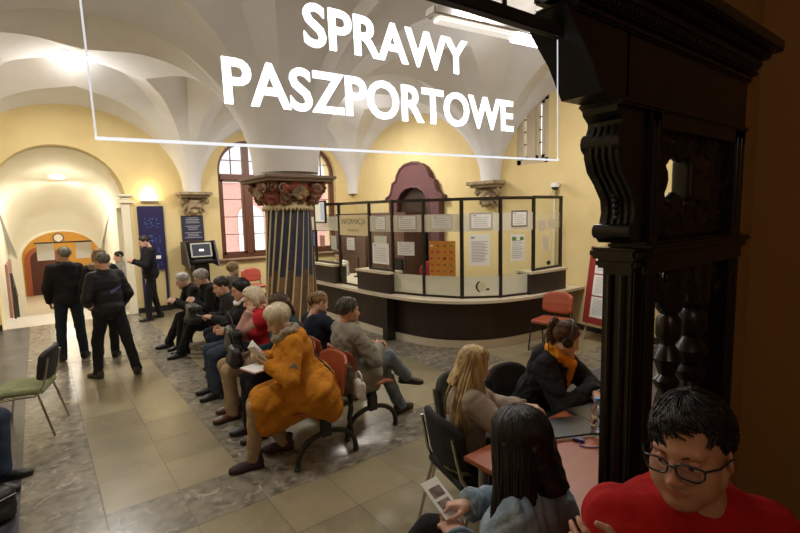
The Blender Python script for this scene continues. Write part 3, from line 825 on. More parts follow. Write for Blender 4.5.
# vaulted ceiling: conoids from every support, folded like a cell vault
def vault():
    V = []; F = []
    SX = [XL, 2.87, XR]; SY = [YF + .19, 6.4, YW]; zs = 2.60
    for i, sx in enumerate(SX):
        for j, sy in enumerate(SY):
            centre = (i == 1 and j == 1)
            for qx in (-1, 1):
                for qy in (-1, 1):
                    if not (0 <= i + qx < 3 and 0 <= j + qy < 3): continue
                    hx = abs(SX[i + qx] - sx) / 2; hy = abs(SY[j + qy] - sy) / 2
                    r0 = .20 if centre else .085
                    NT, NR = 6, 26
                    for sec in range(6):
                        base = len(V)
                        for a in range(NT + 1):
                            th = PI / 2 * (sec + a / NT) / 6
                            cu, su = math.cos(th), math.sin(th); bm = 1 / max(cu, su)
                            for k in range(NR + 1):
                                t = k / NR; tt = 1 - math.cos(t * PI / 2)
                                rho = r0 + (bm - r0) * (tt * .8 + t * .2)
                                wv = min((rho - r0) / (1 - r0), 1)
                                z = zs + 1.68 * math.sqrt(max(1 - (1 - wv) ** 2, 0)) ** 1.02
                                ph = (sec + a / NT) / 2; fd = 1 - abs((ph % 1) * 2 - 1)      # folds like a cell vault
                                amp = .30 * min(rho * 1.1, 1); env = math.sin(min(wv * 1.25, 1) * PI / 2)
                                z += amp * fd * env * (1 if rho < 1 else max(1 - 1.2 * (rho - 1), .3))
                                if rho > 1: z += .20 * (rho - 1)
                                V.append((sx + qx * hx * rho * cu, sy + qy * hy * rho * su, z))
                        for a in range(NT):
                            for k in range(NR):
                                p = base + a * (NR + 1) + k
                                F.append((p, p + 1, p + NR + 2, p + NR + 1) if qx * qy < 0 else (p, p + NR + 1, p + NR + 2, p + 1))
    me = bpy.data.meshes.new('ceiling'); me.from_pydata(V, [], F); me.materials.append(M_VAULT)
    me.polygons.foreach_set('use_smooth', [True] * len(me.polygons))
    o = bpy.data.objects.new('ceiling', me); COL.objects.link(o); struct(o)
vault()
r = MB(); r.box((XL - .4, YF, 5.2), (XR + .6, YW + .7, 5.3)); struct(r.build('ceiling_roof_slab', M_BROWNWALL))

# arched windows
M_PANE = glassmat('window_glass')
def window(name, M, x0, x1, z0, zs, arched=True, bars=4, fm=None):
    fm = fm or M_WINFR
    root = MB()
    def arc(r, c, z, n=18): return [(c + r * math.cos(PI * i / n), z + r * math.sin(PI * i / n)) for i in range(n + 1)]
    c = (x0 + x1) / 2; w = .085; d = .09
    R = (x1 - x0) / 2
    if arched:
        A = [(x1, z0)] + arc(R, c, zs) + [(x0, z0)]; B = [(x1 - w, z0 + w)] + arc(R - w, c, zs) + [(x0 + w, z0 + w)]
        root.strip([M @ Vector((p[0], p[1], 0)) for p in A], [M @ Vector((p[0], p[1], 0)) for p in B], M.to_3x3() @ Vector((0, 0, 1)), d)
    else:
        root.box((x0, z0, 0), (x0 + w, zs, d), M); root.box((x1 - w, z0, 0), (x1, zs, d), M); root.box((x0, zs - w, 0), (x1, zs, d), M)
    root.box((x0, z0, 0), (x1, z0 + w, d), M)
    o = struct(root.build(name, fm))
    m = MB(); m.box((c - .075, z0 + w, -.01), (c + .075, zs + (R - w if arched else -w), d + .02), M)
    if arched: m.box((x0 + w, zs - .20, -.01), (x1 - w, zs - .07, d + .03), M)
    m.build('window_mullion', fm, o)
    for k, (a, b) in enumerate(((x0 + w, c - .075), (c + .075, x1 - w))):
        s = MB(); zt = zs - .2 if arched else zs - w
        for (p, q) in (((a, z0 + w), (a + .055, zt)), ((b - .055, z0 + w), (b, zt)), ((a, z0 + w), (b, z0 + w + .055)), ((a, zt - .05), (b, zt))):
            s.box((p[0], p[1], .015), (q[0], q[1], d + .005), M)
        s.build('window_sash', fm, o)
        g = MB()
        for t in range(1, bars):
            z = z0 + w + .055 + (zt - z0 - w - .1) * t / bars; g.box((a + .055, z - .009, .03), (b - .055, z + .009, d - .02), M)
        if arched:
            g.box(((a + b) / 2 - .009, zs - .07, .03), ((a + b) / 2 + .009, zs + R * .72, d - .02), M); g.box((a, zs + .25, .03), (b, zs + .268, d - .02), M)
        g.build('glazing_bar', mat('glazing_bar_wood', (.10, .055, .04), .5), o)
    g = MB(); g.box((x0 + .03, z0 + .03, .045), (x1 - .03, zs, .05), M)
    if arched: g.prism([(p[0], p[1]) for p in arc(R - .03, c, zs)], .045, .05, M)
    g.build('window_pane', M_PANE, o)
    if arched:
        h = MB(); h.box((c - .012, z0 + .85, d + .02), (c + .012, z0 + .93, d + .05), M, .004); h.box((c - .008, z0 + .78, d + .04), (c + .008, z0 + .90, d + .056), M, .004)
        h.build('window_handle', mat('brass', (.6, .42, .15), .3, metal=1), o)
    return o
for i, (a, b) in enumerate(WIN):
    Mw = frame((0, YW + .22, 0), (1, 0, 0), (0, 0, 1))
    window('window_%d' % (i + 1), Mw, a, b, WSILL, WSPR)
    s = MB(); s.box((a - .10, YW - .10, WSILL - .05), (b + .10, YW + .22, WSILL), None, .01); s.box((a - .06, YW - .03, WSILL - .11), (b + .06, YW, WSILL - .05)); struct(s.build('trim_%d' % (i + 1), mat('painted_sill', (.42, .27, .17), .5)))
window('window_3', frame((XR + .10, 0, 0), (0, -1, 0), (0, 0, 1)), SW[0], SW[1], 2.85, 4.0, False, 4, mat('pale_stone_frame', (.50, .42, .30), .7))

# the townscape behind the window
t = empty('brick_house', (4.6, 22, 0), 0, 'red brick house front seen through the tall arched window', 'building')
M_BRICK = mat('red_brick', (.52, .27, .22), .9, col2=(.42, .2, .16), cscale=14)
h = MB(); h.box((-6, 0, -3), (9, 3, 3.6)); h.build('wall', M_BRICK, t)
h = MB(); h.prism([(-6.2, 3.6), (9.2, 3.6), (8, 5.4), (-5, 5.4)], -3, .1, frame((0, 0, 0), (1, 0, 0), (0, 0, 1))); h.build('roof', mat('slate_roof', (.45, .42, .42), .8), t)
for k in range(5):
    f = MB(); f.prism(arch(-4.4 + k * 2.4, -3.2 + k * 2.4, .2, 2.0), -.04, .05, frame((0, 0, 0), (1, 0, 0), (0, 0, 1))); f.build('window', mat('pale_house_window', (.55, .53, .52), .6), t)

# ---- corridor behind the arch: landing, steps down, barrel vault, second arch
M_STEP = mat('pale_stone_step', (.62, .58, .52), .45)
c = MB(); c.box((CO0, YW + .05, -.12), (CO1, 12.9, 0)); c.box((CO1, 12.25, -.12), (CO1 + .76, 13.26, 0)); 
for k in range(4): c.box((CO0, 12.9 + .3 * k, -1.2), (CO1, 13.2 + .3 * k, -.16 * (k + 1)))
c.box((CO0 - .2, 14.1, -1.2), (CO1 + .4, 22.4, -.66)); struct(c.build('floor_corridor', M_STEP))
c = MB(); c.box((CO0 - .2, YW + .6, -1.2), (CO0, 16.6, 4.2)); c.box((CO0 - .2, 17.1, -1.2), (CO0, 22.4, 4.2)); struct(c.build('wall_corridor_left', M_CREAM))
c = MB(); c.box((CO1, YW + .6, -1.2), (CO1 + .2, 12.3, 4.2)); c.box((CO1, 13.2, -1.2), (CO1 + .2, 16.6, 4.2)); c.box((CO1, 12.3, 2.3), (CO1 + .2, 13.2, 4.2)); c.box((CO1 + .75, 12.1, -1.2), (CO1 + .85, 13.4, 4.2)); c.box((CO1 + .2, 12.15, -1.2), (CO1 + .75, 12.25, 4.2)); c.box((CO1 + .2, 13.25, -1.2), (CO1 + .75, 13.35, 4.2)); c.box((CO1 + .2, 12.25, 2.3), (CO1 + .75, 13.25, 2.4)); c.box((CO1 + .3, 17.0, -1.2), (CO1 + .5, 22.4, 4.2)); struct(c.build('wall_corridor_right', M_CREAM))
nb_ = 14
def barrel(y0, y1, r, cx, zs, n=16, m=6):
    V = []; F = []
    for j in range(m + 1):
        t = j / m; t = t ** .8; y = y0 + (y1 - y0) * t; e = 1 - math.sqrt(max(1 - t * t, 0)); e = .75 * e + .25 * t
        for i in range(n + 1):
            a = PI * i / n; lun = .10 * math.sin(PI * min(t * 1.2, 1)) * max(abs(math.cos(a)) - .45, 0) / .55
            V.append((cx + (r * (1 - e) + .96 * e) * math.cos(a) + .05 * e, y, zs + (.98 - zs) * e + (r * (1 - e) + .78 * e) * math.sin(a) + lun * 2))
    for j in range(m):
        for i in range(n): p = j * (n + 1) + i; F.append((p, p + 1, p + n + 2, p + n + 1))
    return V, F
me = bpy.data.meshes.new('ceiling_corridor'); V, F = barrel(YW + .3, 16.62, 1.13, (CO0 + CO1) / 2, 2.36, 28, 18); me.from_pydata(V, [], F); me.materials.append(M_CREAM)
me.polygons.foreach_set('use_smooth', [True] * len(F)); o = bpy.data.objects.new('ceiling_corridor', me); COL.objects.link(o); struct(o)
wall_poly('wall_corridor_end', [[(CO0 - .3, -1.2), (CO1 + .6, -1.2), (CO1 + .6, 4.2), (CO0 - .3, 4.2)], arch(-.40, 1.50, -1.19, .98, rise=.76)], frame((0, 16.85, 0), (1, 0, 0), (0, 0, 1)), M_CREAM, .5)
M_ORANGE = mat('orange_plaster', (.62, .33, .07), .85)
c = MB(); c.box((CO0 - .3, 21.9, -1.2), (CO1 + 1.0, 22.1, 4.2)); struct(c.build('wall_far_end', M_ORANGE))
c = MB(); c.box((CO0 - .3, 17.1, 2.4), (CO1 + .6, 22.1, 2.5)); struct(c.build('ceiling_far_room', M_CREAM))
d = MB(); d.strip([(p[0], 21.9, p[1]) for p in arch(-.42, .62, -.66, .62, 14)[1:] + [(-.42, -.66)]], [(p[0], 21.9, p[1]) for p in arch(-.28, .48, -.66, .62, 14)[1:] + [(-.28, -.66)]], (0, -1, 0), .12)
o = struct(d.build('door_1', mat('red_door_frame', (.34, .085, .04), .5)))
d = MB(); d.prism(arch(-.28, .48, -.66, .62, 14), 0, .04, frame((0, 21.9, 0), (1, 0, 0), (0, 0, 1))); d.build('door_leaf', mat('dark_red_door', (.085, .022, .015), .4), o)
ck = empty('wall_clock', (.62, 21.88, 1.42), 0, 'small round dark wall clock on the orange wall beyond the corridor', 'clock')
b = MB(); b.lathe([(0, 0), (.17, 0), (.17, .05), (.14, .05), (.14, .03), (0, .03)], n=24, M=frame((0, 0, 0), (1, 0, 0), (0, 0, 1))); b.build('case', mat('clock_black', (.02, .02, .02), .4), ck, 40)
b = MB(); b.lathe([(0, .031), (.138, .031), (.138, .034), (0, .034)], n=24, M=frame((0, 0, 0), (1, 0, 0), (0, 0, 1))); b.build('dial', M_PAPER, ck)
hp0 = empty('hanging_panel', (.45, 17.6, 1.02), 0, 'pale panels hanging from a dark bar beyond the corridor arch', 'hanging sign')
b = MB(); b.box((-.55, -.02, .36), (1.1, .02, .40)); b.build('bar', MATS['clock_black'], hp0)
for x0 in (-.5, .45): b = MB(); b.box((x0, -.012, -.14), (x0 + .42, .012, .36)); b.build('panel', mat('pale_panel', (.62, .60, .56), .6), hp0)
hr = empty('stair_handrail', (-.50, 12.9, 0), 0, 'dark slanting handrail going down the steps along the left corridor wall', 'handrail')
b = MB(); b.tube([(0, -.2, .95), (0, 1.5, .28)], .028, 8); b.build('rail', MATS['clock_black'], hr)
for yy, z0, z1 in ((-.15, 0, .93), (.7, -.32, .60), (1.45, -.66, .30)): b = MB(); b.tube([(0, yy, z0), (0, yy, z1)], .018, 8); b.build('baluster', MATS['clock_black'], hr)
for k in range(3):
    d = MB(); d.box((CO0, 14.3 + k * .8, -.66), (CO0 + .05, 14.75 + k * .8, 1.05), None, .01); struct(d.build('door_%d' % (k + 2), mat('rose_door', (.42, .22, .19), .6)))
# pilaster and small capitals on the arch jamb
p = MB(); p.box((1.44, YW - .06, 0), (1.60, YW + .02, 2.36), None, .01); struct(p.build('trim_3', M_CREAM))
p = MB(); p.box((1.40, YW - .10, 2.36), (1.66, YW, 2.42), None, .01); p.box((1.43, YW - .07, 2.42), (1.63, YW, 2.50), None, .02); p.box((1.38, YW - .12, 2.50), (1.68, YW, 2.55), None, .01); struct(p.build('trim_4', M_CREAM))

# corbels under the vault springers
def corbel(M, name='vault_corbel'):
    """local: x along the wall, y up, z out of the wall; top at y = 0"""
    t = MB()
    t.box((-.36, -.07, 0), (.36, 0, .36), M, .015); t.box((-.31, -.12, 0), (.31, -.07, .30), M, .015)
    o = t.build(name, M_STONE)
    f = Fld((-.34, -.55, -.02), (.34, -.08, .34), .011)
    f.ell((0, -.28, .05), (.17, .19, .16), .03)                       # mask: head, brow, nose, cheeks, volutes
    f.ell((0, -.20, .17), (.13, .035, .05), .03); f.cone((0, -.22, .20), (0, -.31, .23), .022, .035, .02)
    for x in (-1, 1):
        f.ell((x * .065, -.25, .205), (.035, .022, .03), .01, op='s'); f.ell((x * .08, -.32, .17), (.05, .05, .045), .03)
        f.cone((x * .17, -.15, .10), (x * .27, -.18, .12), .06, .045, .03); f.ell((x * .27, -.20, .12), (.055, .075, .06), .02); f.ell((x * .275, -.20, .18), (.022, .03, .02), .01, op='s')
        f.cone((x * .16, -.30, .08), (x * .22, -.42, .07), .05, .03, .02); f.cone((x * .10, -.40, .12), (x * .16, -.48, .08), .035, .02, .02)
    f.ell((0, -.375, .20), (.06, .014, .03), .01, op='s'); f.ell((0, -.43, .14), (.075, .06, .06), .03)
    f.noise(.006, 60, 4)
    V, F = f.mesh(); a = Acc(); a.add([tuple(M @ Vector(v)) for v in V], F); a.build('carved_mask', M_STONE, o)
    return struct(o)
corbel(frame((2.87, YW, 2.66), (1, 0, 0), (0, 0, 1)) @ Matrix.Diagonal((1, 1, -1, 1)) @ Matrix.Diagonal((-1, 1, 1, 1)) if False else frame((2.87, YW, 2.60), (1, 0, 0), (0, 0, 1)))
corbel(frame((XR, 6.4, 2.60), (0, -1, 0), (0, 0, 1)))

# ---- central column with spiral flutes and painted capital
CXY = (2.88, 6.4)
t = empty('painted_column', (CXY[0], CXY[1], 0), 0, 'round central column with spiral blue and gold flutes under a carved red capital', 'column')
M_BLUE = mat('flute_blue', (.022, .032, .062), .55, col2=(.035, .045, .08), cscale=8)
M_OCHRE = mat('flute_ochre', (.27, .165, .07), .6, col2=(.20, .12, .05), cscale=10)
M_GOLD = mat('fillet_cream', (.58, .48, .29), .5)
M_BROWN = mat('flute_brown', (.12, .075, .04), .6, col2=(.09, .055, .03), cscale=10)
NF = 20; NZ = 40; seg = 10
V = []; F = []; Mi = []
zt, zb = 2.14, .30; 
for j in range(NZ + 1):
    z = zb + (zt - zb) * j / NZ; R = .318 + .075 * (1 - j / NZ) ** 1.2; tw = .62 * (j / NZ)
    for i in range(NF * seg):
        k = i % seg; u = k / seg
        rr = R if k <= 1 else R - .030 * math.sin(PI * (u - .1) / .9)
        a = 2 * PI * i / (NF * seg) + tw
        V.append((rr * math.cos(a), rr * math.sin(a), z))
for j in range(NZ):
    for i in range(NF * seg):
        i2 = (i + 1) % (NF * seg); F.append((j * NF * seg + i, j * NF * seg + i2, (j + 1) * NF * seg + i2, (j + 1) * NF * seg + i))
        k = i % seg; low = j / NZ < (.46 if (i // seg) % 2 else .52)
        Mi.append(2 if k <= 1 else ((1 if (i // seg) % 2 else 3) if low else 0))
me = bpy.data.meshes.new('shaft'); me.from_pydata(V, [], F)
for m in (M_BLUE, M_OCHRE, M_GOLD, M_BROWN): me.materials.append(m)
me.polygons.foreach_set('material_index', Mi); me.polygons.foreach_set('use_smooth', [True] * len(F))
o = bpy.data.objects.new('shaft', me); COL.objects.link(o); o.parent = t
b = MB(); b.lathe([(.47, 0), (.47, .10), (.44, .12), (.455, .16), (.44, .21), (.43, .25), (.42, .31)], n=40); b.build("base", M_STONE, t, 40)
b = MB(); b.lathe([(.32, 2.10), (.352, 2.12), (.352, 2.15), (.33, 2.17), (.34, 2.20)], n=48)
for i in range(40): a = 2 * PI * i / 40; b.ball((.346 * math.cos(a), .346 * math.sin(a), 2.115), (.016, .016, .03), 6)
b.build('necking', M_GOLD, t, 40)
# capital: leafy bell, corner volutes and a shell on each face
M_CAPR = mat('capital_red', (.28, .07, .04), .6, bump=.2, bscale=40, col2=(.15, .085, .05), cscale=7, mix_lo=.42, mix_hi=.58)
M_CAPG = mat('capital_gilt', (.36, .25, .12), .5, bump=.2, bscale=40, col2=(.13, .12, .09), cscale=9)
f = Fld((-.70, -.70, 2.14), (.70, .70, 2.62), .013)
f.cone((0, 0, 2.18), (0, 0, 2.42), .37, .45, .02)
g = Fld.like(f)
for q in range(4):
    a = PI / 4 + q * PI / 2; d = np.array([math.cos(a), math.sin(a), 0]); n = np.array([-math.sin(a), math.cos(a), 0])
    g.cone(d * .40 + (0, 0, 2.26), d * .58 + (0, 0, 2.50), .07, .075, .03)
    g.ell(d * .60 + (0, 0, 2.46), (.085, .085, .085), .02); g.ell(d * .655 + (0, 0, 2.44), (.04, .04, .05), .015, op='s')
    for sgn in (-1, 1):
        g.cone(d * .45 + n * sgn * .10 + (0, 0, 2.20), d * .53 + n * sgn * .16 + (0, 0, 2.42), .05, .06, .02)
        g.ell(d * .54 + n * sgn * .18 + (0, 0, 2.44), (.065, .065, .06), .02)
        g.ell(d * .50 + n * sgn * .12 + (0, 0, 2.30), (.04, .04, .05), .015)
for q in range(12):
    a = q * PI / 6 + .13; d = np.array([math.cos(a), math.sin(a), 0])
    g.cone(d * .36 + (0, 0, 2.17), d * .47 + (0, 0, 2.29), .05, .045, .02); g.ell(d * .49 + (0, 0, 2.31), (.04, .04, .035), .02)
f.union(g, .02)
f.cone((0, 0, 2.52), (0, 0, 2.60), .50, .50, .02)
f.noise(.010, 55, 9); f.cut((0, 0, 2.565), (0, 0, 1)); f.cut((0, 0, 2.17), (0, 0, -1))
V, F = f.mesh(); a = Acc(); a.add((V - np.array([0, 0, 2.14])) * np.array([.84, .84, .86]) + np.array([0, 0, 2.14]), F); cap = a.build('capital', M_CAPR, t)
for q in range(4):
    an = q * PI / 2 + 0.15 * 0; Mq = Matrix.Rotation(an, 4, 'Z')
    sh = MB()
    for k in range(9):     # scallop shell
        u = -1 + 2 * k / 8; b0 = Mq @ Vector((.46, 0, 2.28)); b1 = Mq @ Vector((.53 - .03 * abs(u), .15 * math.sin(u * 1.35), 2.30 + .15 * math.cos(u * 1.35)))
        sh.tube([b0, lerp(b0, b1, .5) , b1], [.012, .024, .027], 8)
    sh.ball(Mq @ Vector((.47, 0, 2.27)), (.05, .05, .03), 8)
    SC_ = lambda m: setattr(m, 'v', [(v[0] * .86, v[1] * .84, (v[2] - 2.14) * .86 + 2.14) if q % 2 == 0 else (v[0] * .84, v[1] * .86, (v[2] - 2.14) * .86 + 2.14) for v in m.v])
    SC_(sh); sh.build('shell', M_CAPG, cap, 50)
    vo = MB()
    for sgn in (-1, 1):
        pts = []
        for k in range(22):
            th = k * .42; rr = .085 * (1 - k / 26); pts.append(Mq @ Vector((.50 + .03 * k / 22, sgn * (.30 - rr * math.cos(th)), 2.42 + rr * math.sin(th))))
        vo.tube(pts, [.018 - .0004 * k for k in range(22)], 6)
    SC_(vo); vo.build('volute', M_CAPG, cap, 50)
b = MB(); b.box((-.49, -.49, 2.475), (.49, .49, 2.51), None, .01); b.box((-.52, -.52, 2.51), (.52, .52, 2.555), None, .012); b.build('abacus', mat('abacus_stone', (.20, .14, .09), .7, bump=.2, bscale=30), t)
b = MB(); b.lathe([(.0, 2.555), (.44, 2.555), (.43, 2.64), (.0, 2.64)], n=40); b.build('impost', M_VAULT, t, 40)
# ------------------------------------------------------------------ things
def fit_text(name, body, m, w, h, M, parent=None, offset=0.0, extrude=.001, line=1.0, align='CENTER'):
    o = text_obj(name, body, m, 1.0, Matrix(), None, extrude=0.0, offset=offset, line=line, align=align)
    co = np.array([v.co[:] for v in o.data.vertices]); lo = co.min(0); hi = co.max(0)
    sx = w / (hi[0] - lo[0]); sy = h / (hi[1] - lo[1])
    o.data.transform(M @ Matrix.Diagonal((sx, sy, 1, 1)) @ Matrix.Translation((-(lo[0] + hi[0]) / 2, -(lo[1] + hi[1]) / 2, 0)))
    if extrude:
        md = o.modifiers.new('Solidify', 'SOLIDIFY'); md.thickness = extrude; md.offset = 0
    if parent: o.parent = parent
    return o
# ---- black carved wooden portal
t = empty('carved_portal', (1.75, .74, 0), 0, 'black carved wooden doorway frame with turned balusters in the right foreground', 'doorway')
def loc(mb, ox=1.70, oy=.74): mb.v = [(v[0] - ox, v[1] - oy, v[2]) for v in mb.v]; return mb
Y0, Y1 = .68, .80
p = MB()
p.box((1.40, Y0, 0), (1.47, Y1, 2.30), None, .008)
for x in (1.42, 1.447): p.tube([(x, Y0 + .002, .2), (x, Y0 + .002, 1.80)], .007, 8); p.tube([(x, Y0 + .002, 1.92), (x, Y0 + .002, 2.26)], .006, 8)
loc(p).build('stile', M_DARKWOOD, t, 40); p = MB(); p.box((2.05, Y0, 0), (2.165, Y1, 2.30), None, .008)
for x in (2.085, 2.125): p.tube([(x, Y0 + .002, .2), (x, Y0 + .002, 1.80)], .007, 8); p.tube([(x, Y0 + .002, 1.92), (x, Y0 + .002, 2.26)], .006, 8)
loc(p).build('stile', M_DARKWOOD, t, 40)
p = MB(); p.box((1.39, Y0 - .004, 1.80), (2.175, Y1, 1.90), None, .006)
p.box((1.37, Y0 - .030, 1.868), (2.19, Y1, 1.892), None, .008); p.box((1.38, Y0 - .018, 1.845), (2.18, Y1, 1.868), None, .006)
loc(p).build('rail', M_DARKWOOD, t, 40)
p = MB(); p.box((1.40, Y0, 2.24), (2.16, Y1, 2.30)); loc(p).build('rail', M_DARKWOOD, t, 40)
p = MB(); p.box((1.4, Y0, .86), (2.16, Y1, .95), None, .01); loc(p).build('rail', M_DARKWOOD, t, 40)
p = MB(); p.box((1.50, Y0 + .03, .06), (2.06, Y1 - .02, .88)); p.box((1.56, Y0 + .015, .2), (2.0, Y0 + .04, .78), None, .012); p.box((1.38, Y0 - .02, 0), (2.18, Y1 + .02, .14), None, .01)
loc(p).build('plinth_panel', M_DARKWOOD, t, 40)
bal = [(0, 0), (.034, 0), (.034, .05), (.022, .06), (.030, .075), (.020, .09), (.030, .14), (.042, .22), (.044, .28), (.030, .36), (.022, .40), (.034, .42), (.036, .44), (.022, .46), (.03, .49), (.04, .52), (.03, .55), (.02, .57), (.034, .60), (.034, .66), (.024, .68), (.036, .70), (.036, .85), (0, .85)]
for x in (1.70, 1.885):
    b = MB(); b.lathe([(r * (1.2 if x < 1.8 else 1.6), z) for r, z in bal], (x, .74, .95), 20)
    for k in range(9):
        pts = [(x + .040 * (1 if x < 1.8 else 1.5) * math.cos(a * .55 + k * .7), .74 + .040 * (1 if x < 1.8 else 1.5) * math.sin(a * .55 + k * .7), 1.06 + .022 * a) for a in range(9)]
        b.tube(pts, .007, 5)
    loc(b).build('baluster', M_DARKWOOD, t, 40)
p = MB(); p.box((1.94, .72, .95), (2.055, .77, 1.80)); loc(p).build('filler_board', M_DARKWOOD, t)
# carved frieze under the middle rail and pierced scrollwork panel above it
f = Fld((1.48, .66, 1.62), (2.08, .80, 2.28), .009)
rg = np.random.default_rng(5)
def scroll(f, c, r, d=1, turns=1.6, w=.016, a0=0.0):
    last = None
    for k in range(15):
        th = a0 + d * k / 14 * turns * 2 * PI; rr = r * (1 - .75 * k / 14); p = np.array([c[0] + rr * math.cos(th), .725, c[1] + rr * math.sin(th)])
        if last is not None: f.cone(last, p, w, w * .95, .004)
        last = p
    f.ell(last, (w * 1.5, w * 1.8, w * 1.5), .01)
for i, x in enumerate((1.56, 1.67, 1.78, 1.89, 2.0)):
    scroll(f, (x, 1.745), .05, 1 if i % 2 else -1, 1.5, .015, i); f.ell((x + .05, .72, 1.69), (.028, .025, .035), .01)
for x, z, d in ((1.56, 1.97, 1), (1.66, 1.98, -1), (1.78, 1.97, 1), (1.90, 1.99, -1), (2.0, 1.96, 1), (1.84, 2.10, 1), (1.97, 2.14, -1), (1.80, 2.20, -1), (1.92, 2.22, 1), (1.57, 2.20, 1), (1.68, 2.21, -1), (2.02, 2.06, -1), (1.545, 2.1, 1)):
    scroll(f, (x, z), .062, d, 1.5, .018, x * 9)
f.rbox((1.83, .735, 2.10), (.085, .035, .075), .008, .01); f.rbox((1.83, .71, 2.125), (.06, .02, .014), .006, .004); f.cone((1.50, .73, 1.91), (2.06, .73, 1.91), .02, .02, .02)
f.rbox((1.93, .745, 2.07), (.13, .018, .16), .005, .01)
V, F = f.mesh(); a = Acc(); a.add(V - np.array([1.70, .74, 0]), F); a.build('pierced_scrollwork', M_DARKWOOD, t)
# bracket console on the jamb
prof = [(1.41, 1.90), (1.335, 1.90), (1.318, 1.915), (1.315, 1.94), (1.335, 1.955), (1.345, 1.99), (1.338, 2.03), (1.30, 2.075), (1.262, 2.11), (1.245, 2.15), (1.243, 2.20), (1.262, 2.235), (1.262, 2.25), (1.235, 2.27), (1.232, 2.285), (1.41, 2.285)]
p = MB(); p.prism([(x, z) for x, z in prof][::-1], -.105, 0, frame((0, .695, 0), (1, 0, 0), (0, 0, 1)) )
for yy in (.715, .735, .755, .775): p.tube([(x - .003, yy, z) for x, z in prof[3:12]], .007, 6)
p.tube([(1.325, .69, 1.935), (1.325, .805, 1.935)], .022, 12); p.tube([(1.262, .69, 2.19), (1.262, .805, 2.19)], .03, 12)
for k in range(7): p.ball((1.338 - .004 * k, .745, 1.975 + .017 * k), .010, 6)
loc(p).build('bracket', M_DARKWOOD, t, 40)
p = MB(); p.box((1.36, .70, 0), (1.41, .80, 1.86), None, .006); p.box((1.33, .685, 1.82), (1.42, .81, 1.85), None, .008); p.box((1.31, .67, 1.85), (1.42, .82, 1.885), None, .01); p.tube([(1.355, .73, .2), (1.355, .73, 1.8)], .010, 8); p.tube([(1.355, .77, .2), (1.355, .77, 1.8)], .010, 8)
loc(p).build('pilaster', M_DARKWOOD, t, 40)
# entablature: frieze block over the post, coved bracket to the lintel, dentilled cornice
p = MB(); p.box((1.225, .672, 2.285), (2.175, .81, 2.305), None, .006); p.box((1.25, .68, 2.30), (2.15, .80, 2.47))
p.prism([(1.26, 2.30), (1.26, 2.48), (.97, 2.48), (1.00, 2.44), (1.07, 2.38), (1.13, 2.30)][::-1], -.12, 0, frame((0, .68, 0), (1, 0, 0), (0, 0, 1)))
loc(p).build('frieze', M_DARKWOOD, t, 40)
p = MB(); p.box((-1.0, .68, 2.52), (1.10, .78, 2.55), None, .006); p.box((-1.0, .70, 2.54), (1.1, .78, 2.66))
loc(p).build('lintel', M_DARKWOOD, t, 40)
p = MB()
for k, (d, z0, z1) in enumerate(((.012, 2.47, 2.492), (.028, 2.492, 2.505), (.034, 2.52, 2.55), (.055, 2.55, 2.575), (.085, 2.575, 2.62))):
    p.box((1.0, .68 - d, z0), (2.16 + d, .80, z1), None, .006)
for k in range(46): x = 1.1 + k * .0225; p.box((x, .653, 2.505), (x + .012, .69, 2.522))
for k in range(5): y = .66 + k * .028; p.box((2.15, y, 2.505), (2.186, y + .014, 2.522))
loc(p).build('cornice', M_DARKWOOD, t, 40)
p = MB(); p.box((-1.0, .68, 0), (-.88, .80, 2.53), None, .01); loc(p).build('far_jamb', M_DARKWOOD, t)

# ---- edge-lit glass sign
Ms = frame((.567, .73, 2.117), (1, 0, .022), (0, 0, 1)); W2 = .4955
M_ACR = glassmat('sign_acrylic', (.97, .98, 1.0), .02)
M_GLOW = mat('sign_glow_lettering', (.9, .95, 1), .5, emit=(.86, .93, 1.0), estr=3.2)
M_EDGE = mat('sign_glow_edge', (.9, .95, 1), .5, emit=(.88, .94, 1.0), estr=1.0)
t = empty('lit_sign', (.567, .73, 2.117), 0, 'edge lit clear sign with glowing white lettering hanging from the portal lintel', 'sign')
Mi_ = Matrix.Translation((-.567, -.73, -2.117)) @ Ms
p = MB(); p.box((-W2, 0, -.003), (W2, .295, .003), Mi_); p.build('clear_panel', M_ACR, t)
p = MB(); p.box((-W2 - .002, -.002, -.004), (W2 + .002, .0015, .004), Mi_); p.build('bottom_edge', mat('sign_glow_bottom', (.9, .95, 1), .5, emit=(.86, .92, 1.0), estr=1.0), t)
MSE = mat('sign_glow_side', (.9, .95, 1), .5, emit=(.85, .92, 1.0), estr=.75)
p = MB(); p.box((-W2 - .002, 0, -.002), (-W2 + .000, .295, .002), Mi_); p.build('side_edge', MSE, t)
p = MB(); p.box((W2 + .0005, 0, -.0012), (W2 + .002, .29, .0012), Mi_); p.build('side_edge', MSE, t)
p = MB(); p.box((-W2 - .3, .295, -.014), (W2 + .12, .325, .014), Mi_, .004); p.build('rail', M_BLKMETAL, t)
for w_, h_, cx, cz, body in ((.370, .0685, .556, 2.312, 'SPRAWY'), (.648, .068, .560, 2.208, 'PASZPORTOWE')):
    fit_text('lettering', body, M_GLOW, w_, h_, Mi_ @ Matrix.Translation((cx - .567, cz - 2.117, .0065)), t, offset=.018, extrude=.003)
for x in (-.3, .3): p = MB(); p.tube([Mi_ @ Vector((x, .32, 0)), Mi_ @ Vector((x, .345, 0))], .006, 8); p.build('hanger', M_BLKMETAL, t)

